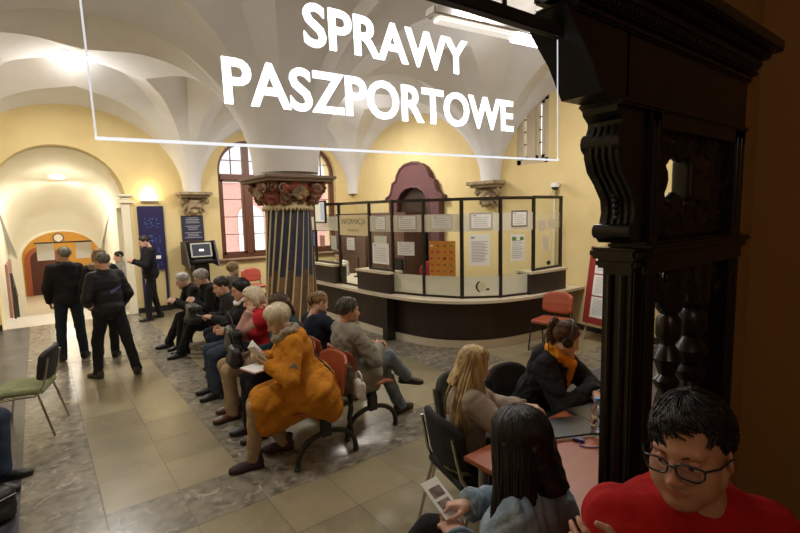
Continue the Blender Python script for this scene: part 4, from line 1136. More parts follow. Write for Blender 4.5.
# ---- ceiling and wall lamps
M_LAMP = mat('lamp_diffuser', (1, 1, 1), .5, emit=(1.0, .95, .86), estr=16)
M_LAMPW = mat('lamp_warm', (1, 1, 1), .5, emit=(1.0, .86, .60), estr=9)
def vault_z(x, y):
    bpy.context.view_layer.update(); h = bpy.data.objects['ceiling'].ray_cast(Vector((x, y, 1.0)), Vector((0, 0, 1)))
    return h[1].z if h[0] else 4.4
def bowl_lamp(name, label, x, y, z, r, m=M_LAMP):
    t = empty(name, (x, y, z), 0, label, 'ceiling lamp', 'round white ceiling lamps')
    b = MB(); b.lathe([(r, 0), (r, -.03), (r * .96, -.045), (r * .9, -.03), (r * .9, 0)], n=32); b.build('rim', mat('white_metal', (.7, .7, .68), .4), t, 40)
    b = MB(); b.lathe([(r * .93, -.035), (r * .85, -.075), (r * .6, -.11), (r * .3, -.13), (0.0, -.135)], n=32); b.build('diffuser', m, t, 60)
    b = MB(); b.lathe([(.03, 0), (.03, .22), (0, .22)], n=12); b.build('canopy', MATS['white_metal'], t)
    return t
bowl_lamp('ceiling_lamp', 'round white ceiling lamp glowing in the vault above the arch', .62, 9.1, vault_z(.62, 9.1) + .03, .34)
bowl_lamp('ceiling_lamp', 'round white ceiling lamp glowing inside the arched corridor', .52, 14.3, 3.18, .26)
t = empty('wall_lamp', (1.98, YW - .02, 2.42), 0, 'small glowing wall lamp above the tall dark blue board', 'wall lamp')
b = MB(); b.box((-.16, -.06, -.02), (.16, .02, .01), None, .005); b.build('bracket', MATS['white_metal'], t)
b = MB(); 
for k in range(4): b.lathe([(.0, 0), (.026, .005), (.034, .04), (.03, .07), (0.0, .085)], (-.12 + .08 * k, -.04, .01), 12)
b.build('bulb', mat('bulb_warm', (1, 1, 1), .5, emit=(1, .80, .45), estr=22), t, 60)
t = empty('strip_lamp', (3.0, 2.46, 3.34), 0, 'bright strip lamp hanging behind the sign rail at the top', 'strip lamp')
b = MB(); b.bar((-.75, .1, .03), (.42, -.06, .03), .12, .06, bev=.01); b.build('housing', MATS['white_metal'], t)
b = MB(); b.bar((-.7, .095, -.015), (.0, 0, -.015), .09, .03, bev=.01); b.build('diffuser', mat('strip_dim', (1, 1, 1), .5, emit=(1, .93, .82), estr=.8), t)
b = MB(); b.bar((.0, 0, -.02), (.40, -.055, -.02), .10, .05, bev=.01); b.build('lit_tube', mat('strip_bright', (1, 1, 1), .5, emit=(1, .98, .95), estr=12), t)
for x in (-.5, .3): b = MB(); b.tube([(x, .02, .05), (x, .02, .72)], .006, 6); b.build('suspension_rod', MATS['white_metal'], t)

# ---- counter
def catmull(P, n=8):
    P = [np.array(p, float) for p in P]; out = []
    for i in range(len(P) - 1):
        p0 = P[max(i - 1, 0)]; p1 = P[i]; p2 = P[i + 1]; p3 = P[min(i + 2, len(P) - 1)]
        for k in range(n):
            u = k / n
            out.append(.5 * (2 * p1 + (p2 - p0) * u + (2 * p0 - 5 * p1 + 4 * p2 - p3) * u * u + (3 * p1 - p0 - 3 * p2 + p3) * u ** 3))
    out.append(P[-1]); return np.array(out)
CP = [(4.47, 9.7), (4.47, 8.3), (4.47, 7.2), (4.47, 6.5), (4.51, 5.95), (4.63, 5.38), (4.90, 4.97), (5.27, 4.73), (5.7, 4.62), (6.2, 4.57), (6.75, 4.58), (7.14, 4.60)]
CL = catmull(CP, 6)
def offs(L, d):
    T = np.gradient(L, axis=0); T /= np.linalg.norm(T, axis=1)[:, None]
    return L + np.stack([T[:, 1], -T[:, 0]], 1) * d
def ribbon(mb, L, d0, d1, z0, z1):
    a = offs(L, d0); b = offs(L, d1)
    mb.strip([(p[0], p[1], z0) for p in a], [(p[0], p[1], z0) for p in b], (0, 0, 1), z1 - z0)
t = empty('reception_counter', (4.6, 6.0, 0), 0, 'long curved dark veneer reception counter with cream worktop and plinth', 'counter')
def cl(mb): return loc(mb, 4.6, 6.0)
p = MB(); ribbon(p, CL, -.03, .0, .10, .71); cl(p).build('front_panel', M_COUNTER, t, 40)
p = MB(); ribbon(p, CL, -.02, .035, 0, .11); cl(p).build('plinth', M_TOP, t, 40)
p = MB(); ribbon(p, CL, -.50, .24, .705, .745); cl(p).build('worktop', M_TOP, t, 40)
p = MB(); p.box((4.30, 6.02, 0), (4.46, 6.16, .705), None, .005); cl(p).build('support_pillar', mat('black_laminate', (.012, .010, .010), .4), t)
def raised(name_, a, b, z1, lab, n=10):
    """boxed raised shelf on the worktop between two points along the counter line"""
    i0 = np.argmin(np.linalg.norm(CL - np.array(a), axis=1)); i1 = np.argmin(np.linalg.norm(CL - np.array(b), axis=1)); L = CL[i0:i1 + 1]
    m = MB(); ribbon(m, L, -.12, .13, .745, z1); cl(m).build(name_, M_COUNTER, t, 40)
    m = MB(); ribbon(m, L, -.16, .17, z1, z1 + .035); cl(m).build('shelf_top', M_TOP, t, 40)
raised('raised_box', (4.47, 8.6), (4.47, 7.72), 1.06, '')
raised('raised_box', (4.47, 6.95), (4.50, 6.05), 1.06, '')
raised('raised_box', (5.9, 4.6), (6.75, 4.58), 1.06, '')
# glazed screen above the counter
POSTS = [(4.45, 9.5), (4.45, 8.62), (4.45, 7.68), (4.45, 6.68), (4.47, 6.06), (4.64, 5.50), (4.90, 4.95), (5.36, 4.62), (5.97, 4.50), (6.75, 4.56)]
ZT = [2.22, 2.22, 2.22, 2.21, 2.21, 2.20, 2.20, 2.20, 2.21, 2.22]
t = empty('glass_screen', (4.6, 6.0, .745), 0, 'glazed counter screen with dark metal frame and frosted bands', 'glass screen')
def cs(mb): mb.v = [(v[0] - 4.6, v[1] - 6.0, v[2] - .745) for v in mb.v]; return mb
ZB = [1.10, 1.10, .75, 1.10, .75, .75, .75, .75, 1.10]
for (x, y), z in zip(POSTS, ZT): p = MB(); p.box((x - .022, y - .022, .745), (x + .022, y + .022, z + .02), None, .003); cs(p).build('post', M_FRAME, t)
M_GL = glassmat('screen_glass', (.94, .95, .93)); M_FROST = frosted('frosted_film', (.74, .74, .66), .72); M_FROST2 = frosted('frosted_film_band', (.80, .78, .70), .62)
for i in range(9):
    a = Vector((*POSTS[i], 0)); b = Vector((*POSTS[i + 1], 0)); zt = (ZT[i] + ZT[i + 1]) / 2
    f = MB(); f.bar(a + Vector((0, 0, zt)), b + Vector((0, 0, zt)), .04, .045); cs(f).build('rail', M_FRAME, t); f = MB(); f.bar(a + Vector((0, 0, ZB[i] + .015)), b + Vector((0, 0, ZB[i] + .015)), .035, .03); cs(f).build('rail', M_FRAME, t)
    g = MB(); g.bar(a + Vector((0, 0, (zt + ZB[i]) / 2)), b + Vector((0, 0, (zt + ZB[i]) / 2)), .008, zt - ZB[i] - .03); cs(g).build('glass_pane', M_GL, t)
    n = (b - a).normalized().cross(Vector((0, 0, 1))) * .0065
    if 4 <= i <= 7:
        g = MB(); g.bar(a + n + Vector((0, 0, .92)), b + n + Vector((0, 0, .92)), .002, .30); cs(g).build('frosted_film', M_FROST, t)
    if i != 2:
        g = MB(); g.bar(a + n + Vector((0, 0, 1.86)), b + n + Vector((0, 0, 1.86)), .002, .26); cs(g).build('frosted_band', M_FROST2 if i < 8 else frosted('frosted_faint', (.8, .78, .7), .12), t)
    if i == 2:
        g = MB(); g.bar(a + n + Vector((0, 0, 1.83)), b + n + Vector((0, 0, 1.83)), .003, .36); cs(g).build('sign_band', frosted('information_film', (.80, .72, .52), .92), t)
        d = (b - a).normalized(); Mt = frame(((a + b) / 2 + n * 1.6 + Vector((0, 0, 1.88)))[:], d, (0, 0, 1)); Mo = Matrix.Translation((-4.6, -6.0, -.745))
        fit_text('information_lettering', 'INFORMACJA', M_INK, .78, .13, Mo @ Mt, t, extrude=0)
        fit_text('small_lettering', 'Paszporty', M_INK, .36, .055, Mo @ Mt @ Matrix.Translation((0, -.14, 0)), t, extrude=0)
    if i == 6:     # small round logo on the frosted band
        d = (b - a).normalized(); Mt = Matrix.Translation((-4.6, -6.0, -.745)) @ frame(((a + b) / 2 + n * 1.8 + Vector((0, 0, .92)))[:], d, (0, 0, 1))
        g = MB(); A = [Mt @ Vector((.085 * math.cos(q), .085 * math.sin(q), 0)) for q in np.linspace(1.9, 4.4, 14)]; B = [Mt @ Vector((.058 * math.cos(q), .070 * math.sin(q), 0)) for q in np.linspace(1.9, 4.4, 14)]
        g.strip(A, B, Mt.to_3x3() @ Vector((0, 0, 1)), .001); g.box((.07, -.055, 0), (.12, -.03, .001), Mt); g.build('logo_mark', M_BLACK, t)
        g = MB(); g.lathe([(.0, 0), (.055, 0), (.055, .001), (0, .001)], n=20, M=Mt @ Matrix.Translation((.01, .0, 0))); g.build('logo_disc', mat('logo_gold', (.55, .50, .34), .6), t)
# sheets of paper taped to the panes
def sheet(i, u, z, w, h, label, m=M_PAPER, lines=6, frm=None, head=True, off=.012, name='paper_notice', cat='notice'):
    a = Vector((*POSTS[i], 0)); b = Vector((*POSTS[i + 1], 0)); d = (b - a).normalized(); n = d.cross(Vector((0, 0, 1)))
    c = a + (b - a) * u + n * off + Vector((0, 0, z))
    M = frame((0, 0, 0), d, (0, 0, 1))
    root = empty(name, c, 0, label, cat, 'notices taped to the counter glass')
    s = MB(); s.box((-w / 2, -h / 2, -.001), (w / 2, h / 2, .0015), M); s.build('sheet', m, root)
    if frm:
        s = MB(); 
        for q in ((-w / 2 - .02, -h / 2 - .02, w / 2 + .02, -h / 2), (-w / 2 - .02, h / 2, w / 2 + .02, h / 2 + .02), (-w / 2 - .02, -h / 2, -w / 2, h / 2), (w / 2, -h / 2, w / 2 + .02, h / 2)): s.box((q[0], q[1], -.002), (q[2], q[3], .004), M)
        s.build('frame', frm, root)
    s = MB()
    rg = random.Random(int(u * 100) + i)
    if head: s.box((-w * .42, h * .36, .0015), (-w * .25, h * .42, .0025), M)
    for k in range(lines):
        y = h * (.25 - .62 * k / max(lines - 1, 1)); x1 = w * rg.uniform(.2, .42); s.box((-w * .40, y, .0015), (x1, y + h * .012 + .003, .0025), M)
    if lines: s.build('print', mat('grey_print', (.32, .33, .36), .8), root)
    return root
GFR = mat('grey_frame', (.42, .40, .38), .5); DFR = mat('dark_grey_frame', (.16, .15, .15), .5)
sheet(3, .52, 1.87, .26, .20, 'small grey framed notice in the upper band right of the information pane', frm=GFR, lines=5)
sheet(3, .50, 1.60, .34, .12, 'small pale sign with a dark word above a white price list', lines=1, m=mat('pale_green_card', (.62, .68, .55), .7))
sheet(3, .50, 1.37, .44, .34, 'wide white list taped on the pane above the middle raised box', lines=8)
sheet(4, .50, 1.87, .32, .20, 'white framed notice second from left in the upper band', frm=GFR, lines=5)
sheet(4, .45, 1.47, .32, .21, 'white sheet taped low beside the orange poster on its left', lines=6)
po = sheet(5, .50, 1.335, .42, .52, 'orange poster with small pictures taped to the counter glass', m=mat('orange_poster', (.56, .24, .035), .7, col2=(.50, .20, .03), cscale=20), lines=0, name='orange_poster', cat='poster')
d_ = (Vector((*POSTS[6], 0)) - Vector((*POSTS[5], 0))).normalized(); Mp = frame((0, 0, 0), d_, (0, 0, 1))
rg = random.Random(4); cols = [mat('poster_green', (.12, .25, .05), .7), mat('poster_cream', (.7, .62, .42), .7), mat('poster_red', (.5, .06, .03), .7), mat('poster_brown', (.15, .06, .02), .7)]
s = MB()
for r_ in range(5):
    for c_ in range(4):
        s.cur = rg.randrange(4); x = -.165 + c_ * .105 + rg.uniform(-.012, .012); y = .19 - r_ * .095; a_ = rg.uniform(.012, .026); s.box((x - a_, y - a_ * .8, .002), (x + a_, y + a_ * .7, .003), Mp)
s.build('small_pictures', cols, po)
sheet(5, .50, 1.88, .30, .18, 'pale framed notice directly above the orange poster', frm=mat('pale_frame', (.62, .60, .54), .5), lines=5)
sheet(6, .50, 1.88, .29, .20, 'grey framed notice above the longest white text sheet', frm=GFR, lines=5)
sheet(6, .46, 1.46, .30, .46, 'tall white text sheet right of the orange poster', lines=14)
sheet(7, .55, 1.90, .26, .20, 'dark framed notice above the form with green corner marks', frm=DFR, lines=5)
g7 = sheet(7, .50, 1.47, .26, .40, 'white form with small green corner marks on the right hand pane', lines=9)
d_ = (Vector((*POSTS[8], 0)) - Vector((*POSTS[7], 0))).normalized(); Mp = frame((0, 0, 0), d_, (0, 0, 1)); s = MB(); s.box((-.11, .11, .0016), (-.03, .16, .003), Mp); s.box((.04, .11, .0016), (.11, .16, .003), Mp); s.build('green_mark', cols[0], g7)
M_FAINT = frosted('translucent_paper', (.78, .76, .68), .5)
sheet(8, .27, 1.78, .20, .17, 'left one of two faint papers behind the rightmost pane', lines=3, m=M_FAINT, head=False)
sheet(8, .60, 1.80, .22, .15, 'right one of two faint papers behind the rightmost pane', lines=3, m=M_FAINT, head=False)
sheet(8, .42, 1.50, .20, .24, 'single faint printed paper lowest on the rightmost pane', lines=6, m=M_FAINT, head=False)
sheet(2, .40, 1.50, .26, .22, 'white sheet hanging under the information lettering', lines=6)
sheet(0, .9, 1.55, .22, .28, 'blue and white leaflet on the leftmost pane by the column', m=mat('blue_leaflet', (.10, .16, .34), .7), lines=3)
sheet(1, .30, 1.52, .20, .22, 'small red topped leaflet on the leftmost pane above the clerk', m=mat('reddish_leaflet', (.45, .22, .2), .7), lines=3)
sheet(1, .78, 1.50, .20, .26, 'grey leaflet left of the information pane post', m=mat('grey_leaflet', (.5, .5, .5), .7), lines=4)
# speak-through grommet and screws on the right pane
b = MB(); b.lathe([(0, -.01), (.035, -.01), (.035, .012), (0, .012)], n=16, M=frame((6.38 - 4.6, 4.52 - 6.0, 1.19 - .745), (1, 0, 0), (0, 0, 1))); b.build('speaking_hole', M_BLACK, bpy.data.objects['glass_screen'])
# monitor on an arm
t = empty('wall_monitor', (4.30, 8.1, 2.08), math.radians(-100), 'small flat monitor hung from the screen rail beside the painted column', 'monitor')
b = MB(); b.box((-.30, -.02, -.21), (.30, .02, .21), None, .008); b.build('bezel', M_BLACK, t)
b = MB(); b.box((-.27, -.0215, -.18), (.27, -.0195, .18)); b.build('screen', mat('monitor_screen', (.3, .3, .25), .2, emit=(.75, .76, .55), estr=.55, col2=None), t)
b = MB(); b.box((.06, -.0225, -.16), (.24, -.0215, .16)); b.build('screen_panel', mat('monitor_panel', (.2, .25, .35), .2, emit=(.35, .42, .55), estr=.6), t)
b = MB(); b.bar((.0, .02, .15), (-.0, .16, .15), .05, .04); b.build('arm', M_BLACK, t)

# ---- behind the counter
M_CAB = mat('brown_cabinet', (.09, .045, .03), .5, bump=.05, bscale=40, stretch=(1, 1, .15), col2=(.12, .06, .04), cscale=10)
t = empty('filing_cabinet', (6.66, 9.0, 0), 0, 'tall brown wooden cupboard with two doors behind the counter below the red pediment', 'cupboard')
b = MB(); b.box((-.22, -.75, 0), (.28, .75, 2.05)); b.build('body', M_CAB, t)
for s_ in (-1, 1): b = MB(); b.box((-.245, .01 if s_ > 0 else -.73, .06), (-.22, .73 if s_ > 0 else -.01, 2.0), None, .004); d = b.build('door', M_CAB, t); b = MB(); b.tube([(-.26, s_ * .06, .95), (-.26, s_ * .06, 1.1)], .008, 6); b.build('handle', M_CHROME, d)
cab2 = dup(t, (6.66, 10.56, 0), 0, 'second brown wooden cupboard behind the information pane, nearer the window')
t = empty('pink_portal', (XR, 8.69, 0), 0, 'dusky pink baroque door surround with curved pediment on the right wall', 'door surround')
M_PINK = mat('dusky_pink_stone', (.115, .046, .048), .75, bump=.15, bscale=20)
half = [(.92, 0), (.92, 2.28), (1.02, 2.32), (1.02, 2.40), (.86, 2.46), (.80, 2.56), (.74, 2.74), (.60, 2.80), (.56, 2.92), (.44, 3.06), (.26, 3.15), (0, 3.18)]
outl = half + [(-x, z) for x, z in half[::-1][1:]]
inner = [(.60, 0), (.60, 2.1), (.56, 2.35), (.42, 2.52), (.22, 2.61), (0, 2.63)]; inn = inner + [(-x, z) for x, z in inner[::-1][1:]]
Mq = frame((-.001, 0, 0), (0, -1, 0), (0, 0, 1))
b = MB(); b.prism(outl + inn[::-1], 0, .16, Mq); b.build('surround', M_PINK, t)
b = MB(); b.tube([Mq @ Vector((x, z, .16)) for x, z in outl[2:-2]], .035, 8); b.tube([Mq @ Vector((x, z, .16)) for x, z in inn], .03, 8); b.build('moulding', M_PINK, t, 50)
b = MB(); b.prism(inn, .0, .04, Mq); b.build('dark_door', mat('dark_brown_door', (.03, .014, .010), .5), t)
# inner desk, screens, wheeled chair, red ball chair
t = empty('inner_desk', (5.3, 7.3, 0), 0, 'low pale desk behind the information pane', 'desk')
b = MB(); b.box((-.35, -1.2, .70), (.25, 1.6, .735), None, .005); b.build('top', M_TOP, t)
for x, y in ((-.3, -1.1), (.2, -1.1), (-.3, 1.5), (.2, 1.5)): b = MB(); b.box((x - .025, y - .025, 0), (x + .025, y + .025, .70)); b.build('leg', M_CHROME, t)
t = empty('office_chair', (4.95, 7.2 + 1.9, 0), 0, 'black office chair with chrome base behind the information pane', 'office chair')
t.location = (5.85, 8.1, 0)
b = MB(); b.box((-.24, -.24, .44), (.24, .24, .52), None, .03); b.build('seat', M_BLACK, t, 40)
b = MB(); b.box((.20, -.22, .62), (.26, .22, 1.08), None, .03); b.build('backrest', M_BLACK, t, 40)
b = MB(); b.tube([(0, 0, .08), (0, 0, .45)], .03, 10); b.build('column', M_CHROME, t)
for k in range(5): a = k * 2 * PI / 5; b = MB(); b.bar((0, 0, .09), (.28 * math.cos(a), .28 * math.sin(a), .06), .04, .03); l = b.build('base_arm', M_CHROME, t); b = MB(); b.ball((.28 * math.cos(a), .28 * math.sin(a), .03), .03, 8); b.build('castor', M_BLACK, l, 50)
t = empty('red_chair', (5.6, 6.45, 0), math.radians(160), 'red rounded office chair back seen low through the counter glass', 'office chair')
f = Fld((-.3, -.2, .40), (.3, .2, 1.18), .015); f.ell((0, 0, .98), (.22, .05, .19), .02); V, F = f.mesh(); a = Acc(); a.add(V, F); a.build('backrest', mat('red_chair_fabric', (.30, .02, .03), .8), t)
f = Fld((-.3, -.5, .38), (.3, .1, .56), .015); f.rbox((0, -.22, .48), (.24, .23, .04), .03, .01); V, F = f.mesh(); a = Acc(); a.add(V, F); a.build('seat', MATS['red_chair_fabric'], t)
b = MB(); b.tube([(0, -.22, .05), (0, -.22, .46)], .03, 10); b.bar((0, .03, .46), (0, .05, .9), .05, .02, (0, 1, 0)); b.build('column', M_BLACK, t)
for k in range(5): a = k * 2 * PI / 5; b = MB(); b.bar((0, -.22, .06), (.27 * math.cos(a), -.22 + .27 * math.sin(a), .03), .04, .03); b.build('base_arm', M_BLACK, t)
t = empty('desk_phone', (5.1, 7.0, .735), .4, 'black desk telephone on the pale inner desk', 'telephone')
b = MB(); b.box((-.09, -.1, 0), (.09, .1, .05), None, .015); b.build('base', M_BLACK, t); b = MB(); b.tube([(-.06, -.09, .07), (-.065, 0, .09), (-.06, .09, .07)], [.022, .014, .022], 8); b.build('handset', M_BLACK, t, 50)
t = empty('computer_monitor', (5.25, 8.35, .735), math.radians(60), 'black computer monitor on the inner desk by the clerk', 'monitor')
b = MB(); b.box((-.25, -.015, .12), (.25, .02, .42), None, .008); b.build('panel', M_BLACK, t); b = MB(); b.box((-.02, 0, .01), (.02, .03, .14)); b.box((-.11, -.07, 0), (.11, .09, .012), None, .004); b.build('stand', M_BLACK, t)
t = empty('paper_heap', (4.85, 7.1, .747), .3, 'loose stack of white papers on the counter at the open information pane', 'papers')
for k in range(3): b = MB(); b.box((-.11, -.15, .004 * k), (.11, .15, .004 * k + .0035), Matrix.Rotation(.25 * k - .2, 4, 'Z') @ Matrix.Translation((0.0, .04 * k, 0))); b.build('sheet', M_PAPER, t)

# ---- wall fittings
t = empty('security_camera', (XR, 4.86, 2.42), 0, 'white dome security camera on the yellow right wall', 'camera')
b = MB(); b.bar((0, 0, .03), (-.14, 0, .03), .05, .05, bev=.01); b.build('bracket', MATS['white_metal'], t)
b = MB(); b.lathe([(0, .06), (.06, .05), (.075, .02), (.075, -.02), (.0, -.02)], (-.14, 0, 0), 18); b.build('housing', MATS['white_metal'], t, 50)
b = MB(); b.ball((-.14, 0, -.02), (.06, .06, .055), 10); b.build('dome', M_BLACK, t, 60)
b = MB(); b.box((XR - .03, 4.93, 1.0), (XR, 4.97, 2.42)); struct(b.build('trim_5', mat('white_cable_duct', (.75, .70, .55), .5)))
M_NAVY = mat('navy_board', (.02, .018, .085), .35)
t = empty('blue_info_board', (1.98, YW - .03, 0), 0, 'tall dark blue information board with pale blue squares standing under the wall lamp', 'information board')
b = MB(); b.box((-.255, -.03, .92), (.255, .0, 2.30), None, .006); b.build('panel', M_NAVY, t)
for s_ in (-1, 1): b = MB(); b.box((s_ * .23 - .025, -.03, .1), (s_ * .23 + .025, 0, .93)); b.build('post', M_NAVY, t)
b = MB(); b.box((-.28, -.08, 0), (.28, .0, .12), None, .006); b.build('foot', M_BLACK, t)
b = MB(); rg = random.Random(8)
for r_ in range(4):
    for q in range(20):
        x = -.13 + rg.randrange(8) * .038; z = 2.02 - r_ * .32 - rg.randrange(6) * .036
        b.box((x, -.0325, z), (x + .02, -.0295, z + .018))
b.build('pale_square_pattern', mat('board_blue_marks', (.10, .22, .55), .4), t)
b = MB(); b.box((.0, -.033, 1.16), (.14, -.0295, 1.23)); b.build('white_label', M_PAPER, t)
t = empty('wall_plaque', (2.83, YW - .012, 1.80), 0, 'dark blue engraved plaque with pale lines of text under the left corbel', 'plaque')
b = MB(); b.box((-.235, -.02, -.285), (.235, .012, .285), None, .006); b.build('plate', mat('plaque_navy', (.035, .035, .07), .35), t)
b = MB(); rg = random.Random(3)
for k in range(13):
    if k in (4, 8): continue
    ww = rg.uniform(.10, .19); z = .23 - k * .037; b.box((-ww, -.0225, z - .006), (ww, -.0195, z + .006))
b.build('engraved_text', mat('plaque_text', (.45, .45, .52), .5), t)
t = empty('info_kiosk', (2.85, 11.05, 0), 0, 'black touch screen kiosk with side wings below the dark blue plaque', 'kiosk')
b = MB(); b.box((-.16, -.05, 0), (.16, .35, 1.0), None, .01); b.box((-.25, -.18, 0), (.25, .38, .05), None, .01); b.build('pedestal', M_BLACK, t)
b = MB(); b.box((-.26, -.02, 1.0), (.26, .36, 1.50), Matrix.Translation((0, 0, 0)), .01); b.build('head', M_BLACK, t)
for s_ in (-1, 1): b = MB(); b.prism([(-.30, .95), (.34, 1.0), (.34, 1.50), (.02, 1.52)], -.02, .02, frame((s_ * .31, 0, 0), (0, 1, 0), (0, 0, 1))); b.build('side_wing', mat('kiosk_wing', (.035, .025, .02), .5), t)
Mk = frame((0, -.07, 1.32), (1, 0, 0), (0, .25, 1))
b = MB(); b.box((-.22, -.16, -.02), (.22, .16, .012), Mk, .006); b.build('screen_bezel', mat('silver_bezel', (.5, .5, .47), .35), t)
b = MB(); b.box((-.19, -.13, .012), (.19, .13, .015), Mk); b.build('screen', mat('kiosk_screen', (.02, .022, .035), .6, emit=(.02, .022, .03), estr=.6), t)
b = MB(); b.box((-.05, -.03, .015), (.05, .02, .017), Mk); b.build('screen_window', mat('kiosk_window', (.7, .7, .7), .3, emit=(.7, .75, .8), estr=.8), t)
b = MB(); b.box((-.26, -.28, 1.06), (.26, -.02, 1.10), None, .01); b.build('keyboard_shelf', M_BLACK, t)
b = MB(); b.box((-.18, -.26, 1.10), (.18, -.13, 1.115), None, .004); b.build('keyboard', mat('kiosk_keys', (.10, .10, .11), .3), t)

# ---- easel with red board
t = empty('notice_easel', (6.55, 3.72, 0), math.radians(-97), 'wooden easel holding a red board of white sheets by the right wall', 'easel')
M_PINE = mat('pine_wood', (.45, .33, .17), .6, bump=.1, bscale=40, stretch=(1, 1, .2))
def EZ(u, v, w=0): return Vector((u, .02 + w - (v - .3) * 0.0 + (v * -.10), v))
def em(): return frame((0, 0, 0), (1, 0, 0), (0, .16, 1))
Me = em()
b = MB(); b.box((-.36, .28, -.012), (.36, 1.46, .012), Me, .006); b.build('red_board', mat('red_felt', (.28, .025, .02), .9, bump=.1), t)
for r_ in range(3):
    b = MB(); b.box((-.24, 1.05 - r_ * .335, .012), (.19, 1.365 - r_ * .335, .015), Me); o = b.build('sheet', M_PAPER, t)
    b = MB()
    for k in range(12): b.box((-.20, 1.32 - r_ * .335 - k * .02, .015), (-.03, 1.325 - r_ * .335 - k * .02, .016), Me); b.box((.0, 1.32 - r_ * .335 - k * .02, .015), (.16, 1.325 - r_ * .335 - k * .02, .016), Me)
    b.build('print', MATS['grey_print'], o)
for x0, x1 in ((-.10, -.34), (.10, .34)): b = MB(); b.bar(Me @ Vector((x0, 1.6, -.03)), Me @ Vector((x1, .0, -.03)), .035, .02, (0, 1, 0), .004); b.build('leg', M_PINE, t)
b = MB(); b.bar((0, .23, 1.45), (0, .46, 0.0), .035, .02, (0, 1, 0), .004); b.build('leg', M_PINE, t)
b = MB(); b.bar(Me @ Vector((-.36, .25, .0)), Me @ Vector((.36, .25, .0)), .05, .025, (0, 0, 1), .004); b.build('ledge', M_PINE, t)
# ------------------------------------------------------------------ seating and table
def shell_panel(P0, w, prof, thick, m, name, parent, rx=.10, n=10, curve=.03):
    """padded panel following a (y, z) profile, rounded in plan; local coords"""
    f = None
    pts = np.array(prof, float); lo = pts.min(0) - .09; hi = pts.max(0) + .09
    f = Fld((-w / 2 - .06, lo[0], lo[1]), (w / 2 + .06, hi[0], hi[1]), .014)
    for i in range(len(pts) - 1):
        for u in np.linspace(-1, 1, 27):
            e0 = 1.0
            a = np.array([u * (w / 2 - thick), pts[i][0] + curve * u * u * P0[0], pts[i][1] + curve * u * u * P0[1]]); b = np.array([u * (w / 2 - thick), pts[i + 1][0] + curve * u * u * P0[0], pts[i + 1][1] + curve * u * u * P0[1]])
            if i == len(pts) - 2: b = b - (b - a) * (abs(u) ** 4) * .35
            if i == 0: a = a + (b - a) * (abs(u) ** 4) * .25
            f.cone(a, b, thick, thick, .012)
    V, F = f.mesh(); A = Acc(); A.add(V, F); return A.build(name, m, parent)
def iso_chair(label, loc, az, seat_m, back_m, frame_m, plastic_back=True, group=None, cat='chair', seat_h=.44, pad=.03):
    """stacking conference chair; faces local +y"""
    t = empty('stacking_chair', loc, math.radians(az - 90), label, cat, group or 'stacking chairs in the hall')
    f = Fld((-.27, -.28, seat_h - .08), (.27, .27, seat_h + .08), .012)
    f.rbox((0, 0, seat_h - .005), (.225, .215, pad), .028, .01); f.ell((0, .0, seat_h + .10), (.20, .22, .075), .03, op='s')
    V, F = f.mesh(); A = Acc(); A.add(V, F); A.build('seat', seat_m, t)
    shell_panel((1, 0), .46, [(-.225, .53), (-.245, .66), (-.27, .80)], .022, back_m, 'backrest', t, curve=.05)
    r = .011
    for s in (-1, 1):
        b = MB(); b.tube([(s * .245, .21, .0), (s * .235, .165, .30), (s * .228, .14, seat_h - .05), (s * .225, .0, seat_h - .045), (s * .225, -.15, seat_h - .045)], r, 8); b.build('leg', frame_m, t, 50)
        b = MB(); b.tube([(s * .25, -.27, .0), (s * .24, -.20, .28), (s * .228, -.165, seat_h - .03), (s * .21, -.215, seat_h + .06), (s * .20, -.235, .60), (s * .195, -.262, .74)], r, 8); b.build('leg', frame_m, t, 50)
    b = MB(); b.tube([(-.225, .12, seat_h - .045), (.225, .12, seat_h - .045)], .009, 8); b.tube([(-.225, -.14, seat_h - .045), (.225, -.14, seat_h - .045)], .009, 8); b.build('crossbar', frame_m, t)
    return t
M_GREENSEAT = fabric('pale_green_seat', (.22, .24, .13)); M_BLKBACK = mat('black_back', (.014, .014, .014), .55, bump=.1, bscale=200)
M_GREYBACK = fabric('charcoal_back', (.022, .022, .024)); M_DKGREEN = fabric('dark_green_back', (.035, .042, .036))
M_TERRA = mat('terracotta_plastic', (.36, .085, .035), .35, coat=.2); M_REDCH = mat('red_vinyl', (.42, .07, .045), .35, coat=.2); M_REDSEAT = mat('orange_red_vinyl', (.36, .085, .045), .4)
iso_chair('chair with pale green seat, black back and chrome legs at the left edge', (-.22, 5.72, 0), 165, M_GREENSEAT, M_BLKBACK, M_CHROME)
iso_chair('chair with chrome legs cut by the left edge under the jeans wearing sitter', (-.78, 4.75, 0), -20, M_GREENSEAT, M_BLKBACK, M_CHROME)
iso_chair('charcoal chair under the long haired blonde woman at the table', (2.05, 1.98, 0), -14, M_GREYBACK, M_GREYBACK, M_CHROME)
iso_chair('empty dark green chair behind the table between two women', (2.42, 2.28, 0), -80, M_DKGREEN, M_DKGREEN, M_CHROME)
iso_chair('dark chair under the woman in the yellow scarf', (2.80, 2.14, 0), -90, M_GREYBACK, M_GREYBACK, M_CHROME)
iso_chair('dark chair under the woman in the denim jacket', (1.335, .955, 0), 110, M_GREYBACK, M_GREYBACK, M_CHROME)
iso_chair('orange red padded chair beside the counter end and the easel', (5.76, 4.02, 0), 190, M_REDSEAT, M_REDSEAT, M_BLKMETAL)
iso_chair('shiny red chair under the window behind the black haired sitter', (3.9, 10.75, 0), -95, M_REDCH, M_REDCH, M_BLKMETAL)
iso_chair('chair under the grey sweater sitter inside the arch', (1.60, 12.72, 0), -165, M_BLKBACK, M_BLKBACK, M_CHROME)
